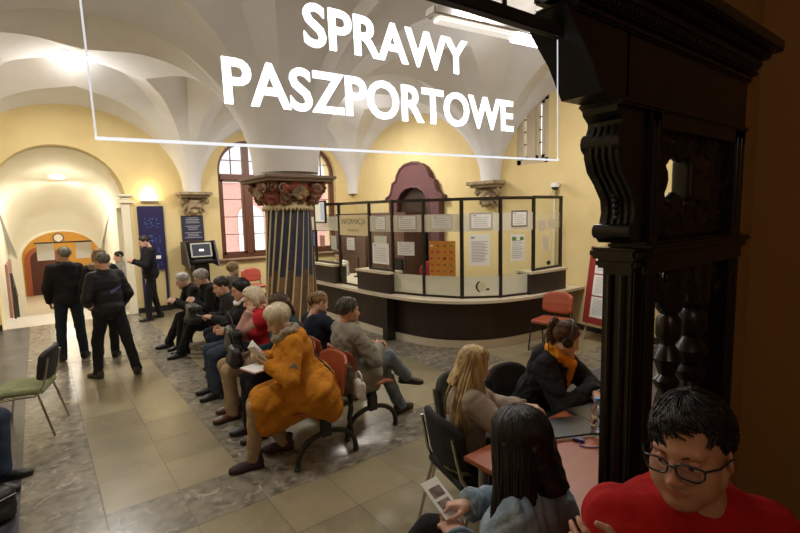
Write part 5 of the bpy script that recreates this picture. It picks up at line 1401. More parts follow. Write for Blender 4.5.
# back to back waiting benches on arched legs
def bench(label, x, ys, az, arch_at, spacing=.55):
    """row of moulded seats on a beam; faces az; seats at world y values"""
    yc = (ys[0] + ys[-1]) / 2
    t = empty('waiting_bench', (x, yc, 0), math.radians(az - 90), label, 'bench', 'terracotta waiting benches')
    sg = 1 if az == 0 else -1      # local x of world +y
    for y in ys:
        u = -(y - yc) if az == 0 else (y - yc)
        s = shell_panel((.0, 1), .46, [(.23, .42), (.15, .44), (-.12, .425), (-.20, .45)], .016, M_TERRA, 'seat', t, curve=.02); s.location = (u, 0, 0)
        s = shell_panel((1, 0), .46, [(-.20, .45), (-.235, .56), (-.26, .70), (-.285, .82)], .014, M_TERRA, 'backrest', t, curve=.06); s.location = (u, 0, 0)
    ext = abs(ys[-1] - ys[0]) / 2 + .22
    b = MB(); b.box((-ext, -.05, .34), (ext, .03, .39), None, .006); b.build('beam', M_BLKMETAL, t)
    for y in arch_at:
        u = -(y - yc) if az == 0 else (y - yc)
        b = MB(); A = [(u, .27 * math.cos(q) * 1.0 - .02, .02 + .23 * math.sin(q) ** .8) for q in np.linspace(0.0, PI, 15)]; b.tube(A, [.022] * 15, 8)
        b.box((u - .025, -.05, .22), (u + .025, .03, .36)); b.ball((u, .25, .018), (.03, .03, .018), 8); b.ball((u, -.29, .018), (.03, .03, .018), 8); b.build('leg', M_BLKMETAL, t, 50)
        b = MB(); b.tube([(u, -.05, .40), (u, -.22, .44), (u, -.25, .40), (u, -.23, .3), (u, -.29, .03)], .018, 8); b.build('brace', M_BLKMETAL, t, 50)
    return t
bench('near waiting bench of terracotta seats under the woman in the mustard coat', 1.73, [3.55, 4.12, 4.70, 5.42], 180, [3.34, 5.3])
bench("far waiting bench of terracotta seats under the men by the kiosk", 2.10, [6.22, 6.78, 7.34, 7.90], 180, [6.0, 8.1])
bench("waiting bench of terracotta seats facing the counter under the man in grey", 2.33, [3.72, 4.34, 4.96], 0, [3.52, 5.1])
bench("waiting bench of terracotta seats under the sandy haired person facing away", 2.62, [7.5, 8.05], 0, [7.3, 8.2])
# table
M_TABLE = mat('red_brown_laminate', (.31, .078, .030), .42, col2=(.26, .064, .024), cscale=5, stretch=(.3, 3, 1), bump=.02)
t = empty('red_brown_table', (2.36, 1.27, 0), 0, 'red brown laminate table with grey round legs where the women sit', 'table')
b = MB(); b.box((-.69, -.37, .715), (.74, .42, .74), None, .004); b.build('top', M_TABLE, t, 40)
b = MB(); 
for q in ((-.60, -.31, .65, -.29), (-.60, .34, .65, .36), (-.60, -.29, -.58, .34), (.63, -.29, .65, .34)): b.box((q[0], q[1], .66), (q[2], q[3], .715))
b.build('apron', mat('grey_steel', (.25, .25, .25), .4, metal=.7), t)
for x in (-.61, .66):
    for y in (-.30, .35): b = MB(); b.tube([(x, y, 0), (x, y, .715)], .028, 14); b.build('leg', MATS['grey_steel'], t, 50)
def on_table(name, label, cat, x, y, rz, group=None): return empty(name, (x, y, .741), rz, label, cat, group)
t = on_table('laptop', 'black laptop closed flat under the arms of the woman in the yellow scarf', 'laptop', 2.68, 1.50, -.3)
b = MB(); b.box((-.17, -.12, 0), (.17, .12, .014), None, .004); b.build('base', M_BLACK, t); b = MB(); b.box((-.17, -.12, .015), (.17, .12, .024), None, .004); b.build('lid', mat('laptop_lid', (.02, .02, .024), .3), t)
t = on_table('tablet_folder', 'black folder lying on white papers in the middle of the table', 'folder', 2.36, 1.51, -.45)
b = MB(); b.box((-.17, -.12, 0), (.17, .12, .012)); b.build('papers', M_PAPER, t); b = MB(); b.box((-.165, -.115, .0125), (.16, .12, .022), None, .003); b.build('cover', mat('folder_black', (.015, .016, .02), .35), t)
t = on_table('open_notebook', 'open white notebook under the hands of the blonde woman', 'notebook', 2.19, 1.58, -.3)
for s_ in (-1, 1): b = MB(); b.box((.0 if s_ > 0 else -.14, -.10, .001), (.14 if s_ > 0 else 0, .10, .010), Matrix.Rotation(-s_ * .08, 4, 'Y')); b.build('page_block', M_PAPER, t)
t = on_table('water_bottle', 'clear plastic water bottle with a blue cap beside the dark portal', 'bottle', 2.40, 1.37, 0)
b = MB(); b.lathe([(.0, .0), (.028, .0), (.032, .008), (.032, .05), (.029, .055), (.032, .06), (.032, .10), (.029, .105), (.032, .11), (.032, .15), (.026, .175), (.014, .195), (.013, .205)], n=24); b.build('body', mat('clear_pet', (.9, .95, 1), .05, trans=1.0), t, 60)
b = MB(); b.lathe([(0, .20), (.0165, .20), (.0165, .222), (0, .224)], n=20); b.build('cap', mat('blue_cap', (.08, .25, .6), .4), t, 50)
t = on_table('usb_adapter', 'small dark blue adapter box with a purple cable on the table', 'adapter', 2.27, 1.40, .3)
b = MB(); b.box((-.02, -.03, 0), (.02, .03, .016), None, .004); b.build('box', mat('adapter_blue', (.015, .015, .10), .35), t)
b = MB(); P_ = catmull([(-.02, -.01, .004), (-.06, -.03, .004), (-.03, -.10, .004), (.06, -.14, .004), (.06, -.20, .004), (-.02, -.21, .004), (-.07, -.19, .004)], 6); b.tube([tuple(p) for p in P_], .0035, 6); b.build('cable', mat('purple_cable', (.05, .025, .25), .4), t, 60)
t = on_table('pen_case', 'dark pen case lying at the near table edge behind the denim jacket', 'pen case', 1.86, 1.28, .9); b = MB(); b.box((-.09, -.02, 0), (.09, .02, .025), None, .01); b.build('case', M_BLACK, t); b = MB(); b.tube([(-.085, 0, .0255), (.085, 0, .0255)], .0025, 6); b.build('zip', M_CHROME, t)
# ------------------------------------------------------------------ the people
F_ = fabric
C_BLK = F_('black_cloth', (.011, .011, .013)); C_BLK2 = F_('black_wool', (.014, .013, .014)); C_NAVY = F_('navy_cloth', (.012, .016, .028)); C_CHAR = F_('charcoal_cloth', (.028, .029, .031))
C_JEANS = F_('blue_denim', (.030, .045, .075), (.05, .07, .11)); C_JEANSD = F_('dark_denim', (.016, .022, .034)); C_JEANSL = F_('faded_denim', (.12, .155, .19), (.18, .22, .26))
C_MUST = F_('mustard_cloth', (.44, .165, .012), (.50, .20, .018), bump=.35); C_TEAL = F_('dark_teal_cloth', (.016, .035, .042)); C_RED = F_('red_padded_cloth', (.42, .018, .03)); C_PINK = F_('dusty_pink_knit', (.45, .26, .23))
C_BEIGE = F_('beige_cloth', (.33, .24, .15)); C_GREYJ = F_('grey_beige_cloth', (.20, .185, .15), (.25, .23, .19)); C_GREYS = F_('light_grey_knit', (.30, .30, .31)); C_DENIMJ = F_('washed_denim', (.16, .225, .30), (.28, .36, .43), bump=.4, bscale=90)
C_BLOUSE = F_('taupe_satin', (.25, .20, .155), (.31, .25, .20), rough=.6); C_REDT = F_('red_tshirt_cotton', (.36, .010, .010)); C_WHITE = F_('white_cotton', (.6, .6, .58)); C_YEL = F_('mustard_scarf_knit', (.50, .19, .012), bump=.5, bscale=70)
S_BLK = mat('black_leather', (.012, .011, .011), .5); S_BRN = mat('brown_leather', (.10, .035, .018), .4); S_PUR = mat('plum_suede', (.055, .03, .045), .85); S_DKB = mat('dark_brown_leather', (.035, .02, .014), .5)
FUR = mat('grey_fur', (.24, .20, .15), .95, bump=1.0, bscale=120, col2=(.40, .35, .27), cscale=50); FURB = mat('brown_fur', (.16, .12, .09), .95, bump=1.0, bscale=120, col2=(.33, .27, .22), cscale=50)
LH = ((.50, .36, .18), (.34, .22, .10))       # blonde
H_GREY = ((.13, .115, .10), (.28, .26, .24)); H_DK = ((.014, .010, .008), (.03, .02, .014)); H_BRN = ((.05, .026, .013), (.10, .055, .028)); H_BLK = ((.006, .005, .005), (.014, .012, .012)); H_WHT = ((.62, .54, .40), (.50, .41, .27)); H_SAND = ((.30, .19, .09), (.20, .12, .055)); H_BLO = ((.56, .41, .20), (.24, .15, .065))
SK = (.56, .31, .21); SKP = (.62, .38, .28)
def sit(**k): d = dict(hz=.535); d.update(k); return d
def ring(root, J, m, name, r=.095, th=.035, dz=.0, ff=0.0, nz=.006, k=22, front=1.0, sy=.95):
    f = Fld(J['nb'] - .28, J['nb'] + .28, .011); c = J['nb'] + J['T'] * (.02 + dz)
    last = None
    for i in range(k + 1):
        a = 2 * PI * i / k; p = c + J['RS'] * r * math.sin(a) + J['FS'] * (r * sy * math.cos(a) + ff) - J['T'] * .05 * front * (math.cos(a) > 0) * math.cos(a)
        if last is not None: f.cone(last, p, th, th, .015)
        last = p
    f.noise(nz, 90, 4); V, F = f.mesh(); a = Acc(); a.add(V, F); return a.build(name, m, root)
def patch(root, J, mb, name, m): return mb.build(name, m, root, 40)
def hp_(J, *v):     # point in head coordinates -> local
    return J['hd'] + J['RH'] @ np.array(v, float)
def hold(root, J, name, label, cat, pts_local, build, rz=0.0, group=None):
    w = to_world(root, pts_local); o = empty(name, w, root.rotation_euler.z + rz, label, cat, group); build(o); return o
def top(m, **k): d = dict(m=m); d.update(k); return d
TR = lambda m, **k: dict(m=m, **k)

# --- man in the black jacket and jeans, standing with his back to us
person('standing grey haired man in black jacket and jeans, back turned, at far left', (.28, 8.30, 0), 97,
       dict(hz=.90, s=.97, girth=1.1, lean=3, head=(38, 0, 0), lw=(-.20, .12, .86), rw=(.20, .20, .95), lf=(-.13, .02, .085), rf=(.13, -.03, .085), lfy=8, rfy=-28, skin=SK, seed=3),
       dict(hair=dict(kind='short', n=120), hairc=H_GREY, tops=[top(C_BLK2, p=.026, hem=-.14, collar=.06, hood=True)], trousers=TR(C_JEANSD), shoes=dict(m=S_BLK)))
# --- man in padded jacket with a violet stripe
r, J = person('standing man in a dark quilted jacket with a violet stripe across the back', (.66, 7.02, 0), 112,
       dict(hz=.87, s=.955, girth=1.08, lean=4, head=(8, 8, 0), lw=(-.16, .20, .95), rw=(.20, .14, .86), lf=(-.16, .10, .085), rf=(.17, -.20, .085), lfy=12, rfy=-38, rk=(.3, 1, .4), skin=SK, seed=4),
       dict(hair=dict(kind='short', n=120), hairc=((.10, .09, .08), (.2, .19, .18)), tops=[top(F_('dark_padded_cloth', (.012, .011, .013), rough=.6), p=.028, hem=-.17, collar=.055, quilt=.075)], trousers=TR(C_BLK), shoes=dict(m=S_DKB)))
def on_back(go, J, a, b2, n, off=.006):
    out = []; bpy.context.view_layer.update()
    for t_ in np.linspace(0, 1, n):
        p = a * (1 - t_) + b2 * t_; o_ = p - J['F'] * .6
        h = go.ray_cast(Vector(tuple(o_)), Vector(tuple(J['F'])))
        if h[0]: out.append(tuple(np.array(h[1]) - J['F'] * off))
    return out
q = J['be']; A = on_back(J['tops'][0], J, q - J['R'] * .03 + J['T'] * .05, q + J['R'] * .13 + J['T'] * .12, 9); B = on_back(J['tops'][0], J, q - J['R'] * .03 + J['T'] * .085, q + J['R'] * .13 + J['T'] * .15, 9)
b = MB(); b.strip(A, B, tuple(J['F']), .012); b.build('violet_stripe', mat('violet_tape', (.07, .055, .22), .6), r)
# --- woman with the fur hood behind them
r, J = person('fair haired person in fur trimmed coat half hidden behind the violet striped jacket', (.68, 8.05, 0), 75,
       dict(hz=.87, s=.955, fem=True, head=(-35, 10, 0), rw=(.2, .2, .9), skin=SKP, seed=5),
       dict(hair=dict(kind='bob', len=.06, bot=-.06, n=120), hairc=H_SAND, tops=[top(C_BLK, p=.04, hem=-.30, collar=.05)], trousers=TR(C_BLK), shoes=dict(m=S_BLK)))
ring(r, J, FURB, 'fur_hood_trim', .115, .042, -.01)
# --- young man in black reading a sheet by the blue board
r, J = person('dark haired man in a black jacket standing sideways by the blue board', (1.74, 10.50, 0), 178,
       dict(hz=.93, head=(4, 20, 0), lean=1, lw=(-.10, .30, 1.22), rw=(.12, .30, 1.20), lf=(-.08, .10, .085), rf=(.09, -.12, .085), skin=SKP, seed=6),
       dict(hair=dict(kind='short', n=110), hairc=H_DK, tops=[top(C_BLK, p=.028, hem=-.14, collar=.05, hood=True)], trousers=TR(C_BLK, p=.01), shoes=dict(m=S_BLK)))
def sheet_b(w, h, m=M_PAPER, tilt=(0, 0, 0)):
    def f(o): b = MB(); b.box((-w / 2, -h / 2, -.0015), (w / 2, h / 2, .0015), Euler(tilt).to_matrix().to_4x4()); b.build('sheet', m, o)
    return f
hold(r, J, 'held_paper', 'white sheet held by the dark haired man standing by the blue board', 'paper', (0, .42, 1.24), sheet_b(.2, .28, tilt=(.9, 0, 0)))
# --- man sitting inside the arch
r, J = person('man in a light grey sweater and jeans sitting inside the arch', (1.58, 12.70, 0), -165,
       sit(hz=.54, lean=8, head=(-12, 10, 0), lw=(-.10, .30, .80), rw=(.10, .30, .82), lf=(-.14, .36, .085), rf=(.16, .40, .085), skin=SKP, seed=7),
       dict(hair=dict(kind='short', n=90, tf=40), hairc=H_DK, tops=[top(C_GREYS, p=.02, hem=-.08)], trousers=TR(C_JEANS), shoes=dict(m=S_BLK)))
def bagf(o):
    f = Fld((-.2, -.12, -.02), (.2, .12, .26), .012); f.rbox((0, 0, .10), (.15, .06, .10), .05, .02); f.noise(.008, 30, 4); V, F = f.mesh(); a = Acc(); a.add(V, F); a.build('bag_body', mat('pale_blue_bag', (.35, .5, .62), .5), o)
hold(r, J, 'plastic_bag', 'pale blue carrier bag on the lap of the grey sweater man', 'bag', (.02, .30, .635), bagf)

# --- front row, facing left: mustard coat
r, J = person('woman in a mustard hooded coat reading a booklet on the nearest bench seat', (1.70, 3.56, 0), 165,
       sit(fem=True, hz=.555, girth=1.10, lean=11, hunch=.05, head=(6, 28, 0), lw=(-.10, .31, .84), rw=(.10, .33, .85), le=(-.8, -.3, -.5), re=(.8, -.3, -.5), lh=dict(palm=(.5, .2, .8), curl=.5), rh=dict(palm=(-.5, .2, .8), curl=.5),
           lf=(-.07, .47, .085), rf=(.10, .20, .10), lfy=6, rfy=-10, skin=SKP, seed=8, h=.014, hg=.011, near=True, lids=.75),
       dict(hair=dict(kind='short', vol=.014, front=(.086, .060), side=(.035, -.03), nape=(-.08, -.095), tf=62, ts=104, tb=124, n=420, r=.003, part=.02), hairc=H_WHT,
            tops=[top(C_MUST, p=.040, hem=-.5, skirt=.80, skr=.095, drop=.15, tail=.15, hemz=.27, hood=True, ap=-.004, wr=.011, wf=34, name='coat')], trousers=TR(C_BEIGE, p=.012, ank=.04), shoes=dict(m=S_PUR, hi=.06)))
ring(r, J, FUR, 'fur_collar', .088, .036, .03, .015)
def on_back(go, J, a, b2, n, off=.006):
    out = []; bpy.context.view_layer.update()
    for t_ in np.linspace(0, 1, n):
        p = a * (1 - t_) + b2 * t_; o_ = p - J['F'] * .6
        h = go.ray_cast(Vector(tuple(o_)), Vector(tuple(J['F'])))
        if h[0]: out.append(tuple(np.array(h[1]) - J['F'] * off))
    return out
b = MB(); b.tube(on_back(J['tops'][0], J, J['S'][1] * .75 + J['nb'] * .25 + J['T'] * .02, J['hp'] - J['R'] * .17 + J['T'] * .10, 16), .009, 8); b.build('shoulder_strap', S_BLK, r, 50)
b = MB(); e = J['S'][-1] * .45 + J['E'][-1] * .55; b.lathe([(0, 0), (.027, 0), (.027, .006), (0, .008)], n=16, M=frame(e - J['RS'] * .092 + np.array([0, 0, 0]), J['F'], J['T'])); b.build('sleeve_badge', mat('badge_grey', (.35, .34, .3), .6), r)
GOLD = (r, J)
def bookf(o):
    for s_ in (-1, 1):
        b = MB(); b.box((0 if s_ > 0 else -.115, -.09, 0), (.115 if s_ > 0 else 0, .09, .006), Matrix.Rotation(-s_ * .5, 4, 'Y')); b.build('page_block', M_PAPER, o)
hb_ = hold(r, J, 'open_booklet', 'open white booklet in the hands of the woman in the mustard coat', 'booklet', (0, .41, .90), bookf); hb_.rotation_euler.x = .95
# --- teal jacket
r, J = person('brown haired woman in dark teal jacket sitting right behind the mustard coat', (1.87, 4.15, 0), 176,
       sit(fem=True, lean=4, hunch=.04, head=(8, 26, 0), lw=(-.08, .33, .76), rw=(.08, .33, .76), lh=dict(palm=(.4, .2, -.8), curl=.5), lf=(-.10, .40, .085), rf=(.08, .44, .085), skin=SKP, seed=9),
       dict(hair=dict(kind='bob', len=.13, bot=-.13, n=170), hairc=H_BRN, tops=[top(C_TEAL, p=.03, hem=-.10, collar=.06)], trousers=TR(C_BLK), shoes=dict(m=S_BLK, hi=.05)))
def folderf(o): b = MB(); b.box((-.12, -.17, 0), (.12, .17, .012), None, .003); b.build('cover', mat('pink_folder', (.55, .3, .36), .6), o); b = MB(); b.box((-.115, -.165, .012), (.115, .165, .016)); b.build('papers', M_PAPER, o)
hold(r, J, 'document_folder', 'pink and white folder lying on the black trousers beside the mustard coat', 'folder', (-.10, .34, .66), folderf, .3)
def leather(o, w=.17, d=.075, h=.13, strap=True):
    f = Fld((-w - .04, -d - .04, -.03), (w + .04, d + .04, 2 * h + .06), .011); f.rbox((0, 0, h), (w, d * .8, h), .05, .02); f.ell((0, 0, h * .55), (w * .98, d * 1.15, h * .5), .05); f.noise(.006, 30, int(w * 1000)); f.folds(.010, 40, 3); V, F = f.mesh(); a = Acc(); a.add(V, F); a.build('bag_body', S_BLK, o)
    if strap: b = MB(); b.tube([(-w * .6, 0, 2 * h - .02), (-w * .55, .02, 2 * h + .10), (0, .03, 2 * h + .16), (w * .55, .02, 2 * h + .10), (w * .6, 0, 2 * h - .02)], .008, 8); b.build('strap', S_BLK, o, 50)
    b = MB(); b.tube([(-w * .8, -d - .004, 2 * h * .82), (w * .8, -d - .004, 2 * h * .82)], .004, 6); b.build('zip', M_CHROME, o)
# --- white haired woman, hand at her cheek
r, J = person('white haired woman in a red padded vest with her hand at her cheek', (1.83, 4.70, 0), 172,
       sit(fem=True, girth=1.1, lean=5, hunch=.05, head=(2, 14, 6), lw=(-.07, .19, 1.07), le=(0, .15, -1), lh=dict(dir=(.25, -.2, 1), palm=(.8, -.5, .1), curl=.25), rw=(.10, .30, .80), lf=(-.10, .42, .085), rf=(.10, .36, .085), skin=SKP, seed=10),
       dict(hair=dict(kind='bob', len=.05, bot=-.05, vol=.012, n=200, facecut=.05), hairc=H_WHT, tops=[top(C_PINK, p=.020, hem=-.08, name='sweater'), top(C_RED, p=.040, hem=-.10, sleeve=.12, collar=.06, quilt=.09, name='vest')], trousers=TR(C_BEIGE), shoes=dict(m=S_BRN, hi=.05)))
hold(r, J, 'black_handbag', 'black leather handbag standing on the lap of the white haired woman', 'handbag', (-.04, .36, .66), lambda o: leather(o))
hold(r, J, 'crossbody_bag', 'second black bag slumped against the knees in front of the teal jacket', 'handbag', (-.30, .40, .60), lambda o: leather(o, .13, .06, .10))
hold(r, J, 'mobile_phone', 'pale mobile phone in the lap of the white haired woman', 'phone', (.14, .38, .84), lambda o: (lambda b: b.build('case', mat('pale_phone', (.6, .6, .6), .3), o))(MB().box((-.036, -.07, 0), (.036, .07, .009), Euler((.9, .2, 0)).to_matrix().to_4x4(), .003)))
# --- black haired sitter with a white collar
r, J = person('black haired person with a white scarf collar beyond the white haired woman', (1.88, 5.42, 0), 176,
       sit(fem=True, lean=2, head=(4, 12, 0), lw=(-.12, .30, .74), rw=(.12, .30, .74), skin=SK, seed=11),
       dict(hair=dict(kind='short', vol=.012, n=130, tb=120), hairc=H_BLK, tops=[top(C_BLK, p=.034, hem=-.10)], trousers=TR(C_JEANS), shoes=dict(m=S_BLK)))
ring(r, J, C_WHITE, 'white_scarf', .080, .024, .02, .02)
# --- man with the hooded jacket
r, J = person('man in charcoal hooded jacket and jeans holding a small paper on the far bench', (2.10, 6.22, 0), 172,
       sit(girth=1.1, lean=17, hunch=.06, head=(4, 16, 0), lw=(-.07, .40, .74), rw=(.07, .41, .74), lh=dict(palm=(.4, .1, -.9), curl=.6), rh=dict(palm=(-.4, .1, -.9), curl=.6), lf=(-.15, .36, .085), rf=(.16, .34, .085), skin=SK, seed=12),
       dict(hair=dict(kind='short', n=120), hairc=H_DK, tops=[top(C_CHAR, p=.034, hem=-.10, hood=True)], trousers=TR(C_JEANSD), shoes=dict(m=S_BLK)))
hold(r, J, 'small_ticket', 'small white paper in the hands of the man in the charcoal hooded jacket', 'paper', (-.02, .52, .77), sheet_b(.08, .13, tilt=(.4, .2, 0)))
# --- grey haired person with glasses
r, J = person('grey haired person with glasses in a black coat sitting below the kiosk', (2.12, 7.30, 0), 176,
       sit(lean=16, hunch=.05, head=(4, 22, 0), lw=(-.08, .38, .80), rw=(.10, .38, .80), lf=(-.02, .60, .085), rf=(.16, .52, .085), skin=SKP, seed=13),
       dict(hair=dict(kind='short', vol=.010, n=130), hairc=((.22, .20, .18), (.42, .40, .38)), tops=[top(C_BLK, p=.034, hem=-.3, skirt=.75, collar=.06, name='coat')], trousers=TR(C_BLK), shoes=dict(m=S_BLK)))
def glasses(r, J, m, w=.0016, lens=None):
    g = MB()
    for x in (-1, 1):
        se = lambda u: math.copysign(abs(u) ** .62, u)
        P_ = [hp_(J, x * (.034 + .0255 * se(math.cos(a)) * (1 + .08 * math.sin(a))), .101 - .010 * max(math.cos(a), 0) ** 2, -.004 + .0165 * se(math.sin(a))) for a in np.linspace(0, 2 * PI, 32, endpoint=False)]
        g.tube([tuple(p) for p in P_], w, 6, closed=True)
        g.tube([tuple(hp_(J, x * .058, .092, .004)), tuple(hp_(J, x * .078, .06, .004)), tuple(hp_(J, x * .082, -.0, .0)), tuple(hp_(J, x * .082, -.02, -.012))], w, 6)
    g.tube([tuple(hp_(J, -.009, .102, .0)), tuple(hp_(J, 0, .106, .003)), tuple(hp_(J, .009, .102, .0))], w, 6)
    o = g.build('glasses', m, r, 60)
    if lens:
        for x in (-1, 1):
            l = MB(); P_ = [tuple(hp_(J, x * (.033 + .024 * math.cos(a)), .0995 - .004 * abs(math.cos(a)), -.004 + .0175 * math.sin(a))) for a in np.linspace(0, 2 * PI, 20, endpoint=False)]
            l.add(P_, [tuple(range(20))]); l.build('lens', lens, o)
    return o
glasses(r, J, M_BLACK)
hold(r, J, 'black_backpack', 'black bag resting on the knees beside the glasses wearer', 'bag', (-.34, .44, .55), lambda o: leather(o, .17, .11, .13, False))
# --- person beyond, leaning on the knees
r, J = person('person in black leaning forward beside the glasses wearer at the far bench end', (2.12, 7.90, 0), 180,
       sit(lean=30, hunch=.06, head=(0, 20, 0), lw=(-.08, .52, .74), rw=(.10, .52, .74), lf=(-.10, .50, .085), rf=(.12, .62, .085), skin=SKP, seed=14),
       dict(hair=dict(kind='short', n=110), hairc=((.36, .35, .34), (.5, .49, .48)), tops=[top(C_BLK2, p=.034, hem=-.12, collar=.05)], trousers=TR(C_BLK), shoes=dict(m=S_BLK)))
# --- fair head beyond the hooded man, facing the other way
person('sandy haired person facing away behind the man in the charcoal jacket', (2.58, 8.05, 0), 0,
       sit(lean=-4, head=(10, 5, 0), hz=.52, s=.96, skin=SKP, seed=15),
       dict(hair=dict(kind='short', vol=.012, n=120, tb=130), hairc=((.34, .25, .13), (.24, .16, .08)), tops=[top(F_('olive_cloth', (.05, .045, .03)), p=.034, hem=-.10, collar=.05)], trousers=TR(C_JEANSD), shoes=dict(m=S_BLK)))
# --- back row, facing the counter: grey jacket
r, J = person('grey haired man in grey beige jacket, faded jeans and crossed legs facing the counter', (2.20, 3.68, 0), -4,
       sit(hz=.505, s=.97, girth=1.08, lean=-9, hunch=.06, head=(-8, 4, 0), lw=(-.02, .26, .76), rw=(.10, .24, .78), re=(.9, -.5, -.4), lf=(-.08, .58, .085), lfy=12, rf=(-.10, .68, .36), rk=(.1, .5, 1), rfy=-25, rfp=-8, skin=SK, seed=16, h=.014, hg=.012, near=True, lids=.4),
       dict(hair=dict(kind='short', vol=.005, n=300, tb=124, r=.003), hairc=((.045, .038, .033), (.15, .14, .13)), tops=[top(C_GREYJ, p=.034, hem=-.30, skirt=.42, skr=.10, drop=.12, hemz=.36, collar=.05, wr=.011, wf=32)], trousers=TR(C_JEANSL, p=.016, wr=.006), shoes=dict(m=S_DKB, hi=.03)))
# --- ponytail
person('woman with sandy ponytail in navy jacket beside the grey jacketed man', (2.21, 4.34, 0), 8,
       sit(fem=True, hz=.505, s=.94, lean=-2, head=(-14, 22, 0), lw=(-.06, .30, .84), rw=(.06, .30, .84), skin=SKP, seed=17),
       dict(hair=dict(kind='tail', tailpos=(0, -.118, .045), tlen=.13, n=150), hairc=H_SAND, tops=[top(C_NAVY, p=.034, hem=-.10, collar=.05)], trousers=TR(C_BLK), shoes=dict(m=S_BLK)))
def whitebag(o):
    f = Fld((-.14, -.09, -.02), (.14, .09, .26), .010); f.rbox((0, 0, .10), (.09, .045, .10), .04, .02); f.noise(.006, 40, 4); V, F = f.mesh(); a = Acc(); a.add(V, F); a.build('bag_body', mat('white_bag', (.62, .6, .55), .6), o)
    b = MB(); b.tube([(-.06, 0, .19), (-.055, 0, .26), (0, 0, .29), (.055, 0, .26), (.06, 0, .19)], .010, 8); b.build('strap', MATS['white_bag'], o, 50)
t = empty('white_shoulder_bag', (2.06, 3.32, .46), 1.5, 'small white bag hanging by its strap between the mustard coat and the terracotta backrest', 'handbag'); whitebag(t); t.scale = (.8, .8, .8)

# --- women at the table: blonde
r, J = person('woman with long straight blonde hair and a taupe blouse writing at the table', (1.98, 1.99, 0), -24,
       sit(fem=True, hz=.49, s=.91, lean=-2, hunch=.05, twist=-8, head=(-2, 16, 0), lw=(.02, .40, .79), rw=(.16, .34, .79), re=(.9, -.1, -.6), le=(-.9, -.1, -.6), lh=dict(dir=(.3, 1, -.1), palm=(0, 0, -1), curl=.3), rh=dict(dir=(-.3, 1, -.15), palm=(-.3, 0, -1), curl=.6), skin=SKP, seed=21, near=True, h=.012, hg=.010),
       dict(hair=dict(kind='long', len=.46, bot=-.34, by=-.07, bk=.30, vol=.010, n=800, r=.0042, sweep=-.42, flare=.03, amin=.6, facecut=.055, part=0), hairc=H_BLO, tops=[top(C_BLOUSE, p=.030, hem=-.16, collar=.035, wr=.008, wf=28)], trousers=TR(C_BLK), shoes=dict(m=S_BLK)))
# yellow scarf
r, J = person('woman with headphones and yellow scarf in black coat working at the table', (2.78, 2.12, 0), -82,
       sit(fem=True, hz=.53, lean=17, hunch=.05, twist=10, head=(36, 24, 0), lw=(.02, .50, .80), rw=(-.02, .44, .80), lh=dict(dir=(.4, .9, -.2), palm=(0, 0, -1), curl=.4), rh=dict(dir=(.3, 1, -.2), palm=(0, 0, -1), curl=.4), le=(-.9, -.2, -.4), re=(.9, -.2, -.4), skin=SKP, seed=22, near=True, h=.012, hg=.010, lids=.85, gaze=(0, -.5)),
       dict(hair=dict(kind='tail', tailpos=(0, -.105, .085), tlen=.22, n=420, r=.0028, vol=.004), hairc=((.06, .028, .014), (.12, .06, .03)),
            tops=[top(C_WHITE, p=.016, hem=-.08, name='sweater'), top(C_BLK, p=.036, hem=-.12, hood=True, open=.05, wr=.010, wf=30)], trousers=TR(C_JEANSD), shoes=dict(m=S_BLK)))
ring(r, J, C_YEL, 'yellow_scarf', .070, .036, .035, .02, nz=.009)
f = Fld(J['nb'] - .3, J['nb'] + .3, .010); p0 = J['nb'] + J['FS'] * .13 - J['T'] * .02; f.cone(p0 + J['RS'] * .03, p0 - J['T'] * .17 + J['FS'] * .01 + J['RS'] * .05, .040, .032, .02, J['FS'], 1.6); f.cone(p0 - J['RS'] * .02, p0 - J['T'] * .11 - J['RS'] * .04, .034, .028, .02, J['FS'], 1.6); f.noise(.008, 60, 3); V, F = f.mesh(); a = Acc(); a.add(V, F); a.build('scarf_end', C_YEL, r)
for s_ in (-1, 1):
    b = MB(); b.lathe([(0, -.014), (.034, -.014), (.038, 0), (.034, .016), (0, .018)], n=20, M=Matrix.Translation(Vector(hp_(J, s_ * .088, -.008, -.008))) @ Matrix([list(x) + [0] for x in J['RH'] @ rotm('Y', 90)] + [[0, 0, 0, 1]])); o_ = b.build('earcup', M_BLACK, r, 50)
b = MB(); b.tube([tuple(hp_(J, .098 * math.sin(a), -.012, .012 + .125 * math.cos(a))) for a in np.linspace(-1.5, 1.5, 18)], .008, 8); b.build('headband', M_BLACK, r, 50)
# denim jacket
r, J = person('woman with long black hair in denim jacket holding a card in the foreground', (1.335, .955, 0), 112,
       sit(fem=True, hz=.53, girth=1.12, lean=0, hunch=.05, head=(-12, 14, 0), lw=(-.06, .30, .78), rw=(.08, .32, .83), re=(.9, -.2, -.5), le=(-.9, -.3, -.5), lh=dict(dir=(.5, .8, .2), palm=(.3, 0, -.9), curl=.35), rh=dict(dir=(-.6, .75, .1), palm=(-.5, .3, -.7), curl=.55), lf=(-.10, .50, .085), rf=(-.06, .70, .37), rk=(.05, .1, 1), thigh=.48, rfy=-10, rfp=-20, skin=SKP, seed=23, near=True, h=.012, hg=.009),
       dict(hair=dict(kind='long', len=.36, bot=-.26, by=-.035, vol=.014, n=750, r=.0042, sweep=-.2, flare=.03, amin=.5, facecut=.06, part=0), hairc=H_BLK,
            tops=[top(F_('rose_blouse', (.26, .09, .08), (.5, .3, .26)), p=.006, hem=-.06, wr=.003, name='blouse'), top(C_DENIMJ, p=.036, hem=-.05, collar=.06, wr=.010, wf=34, open=.055, opb=.9, name='denim_jacket')], trousers=TR(C_BLK, p=.016), shoes=dict(m=S_BLK)))
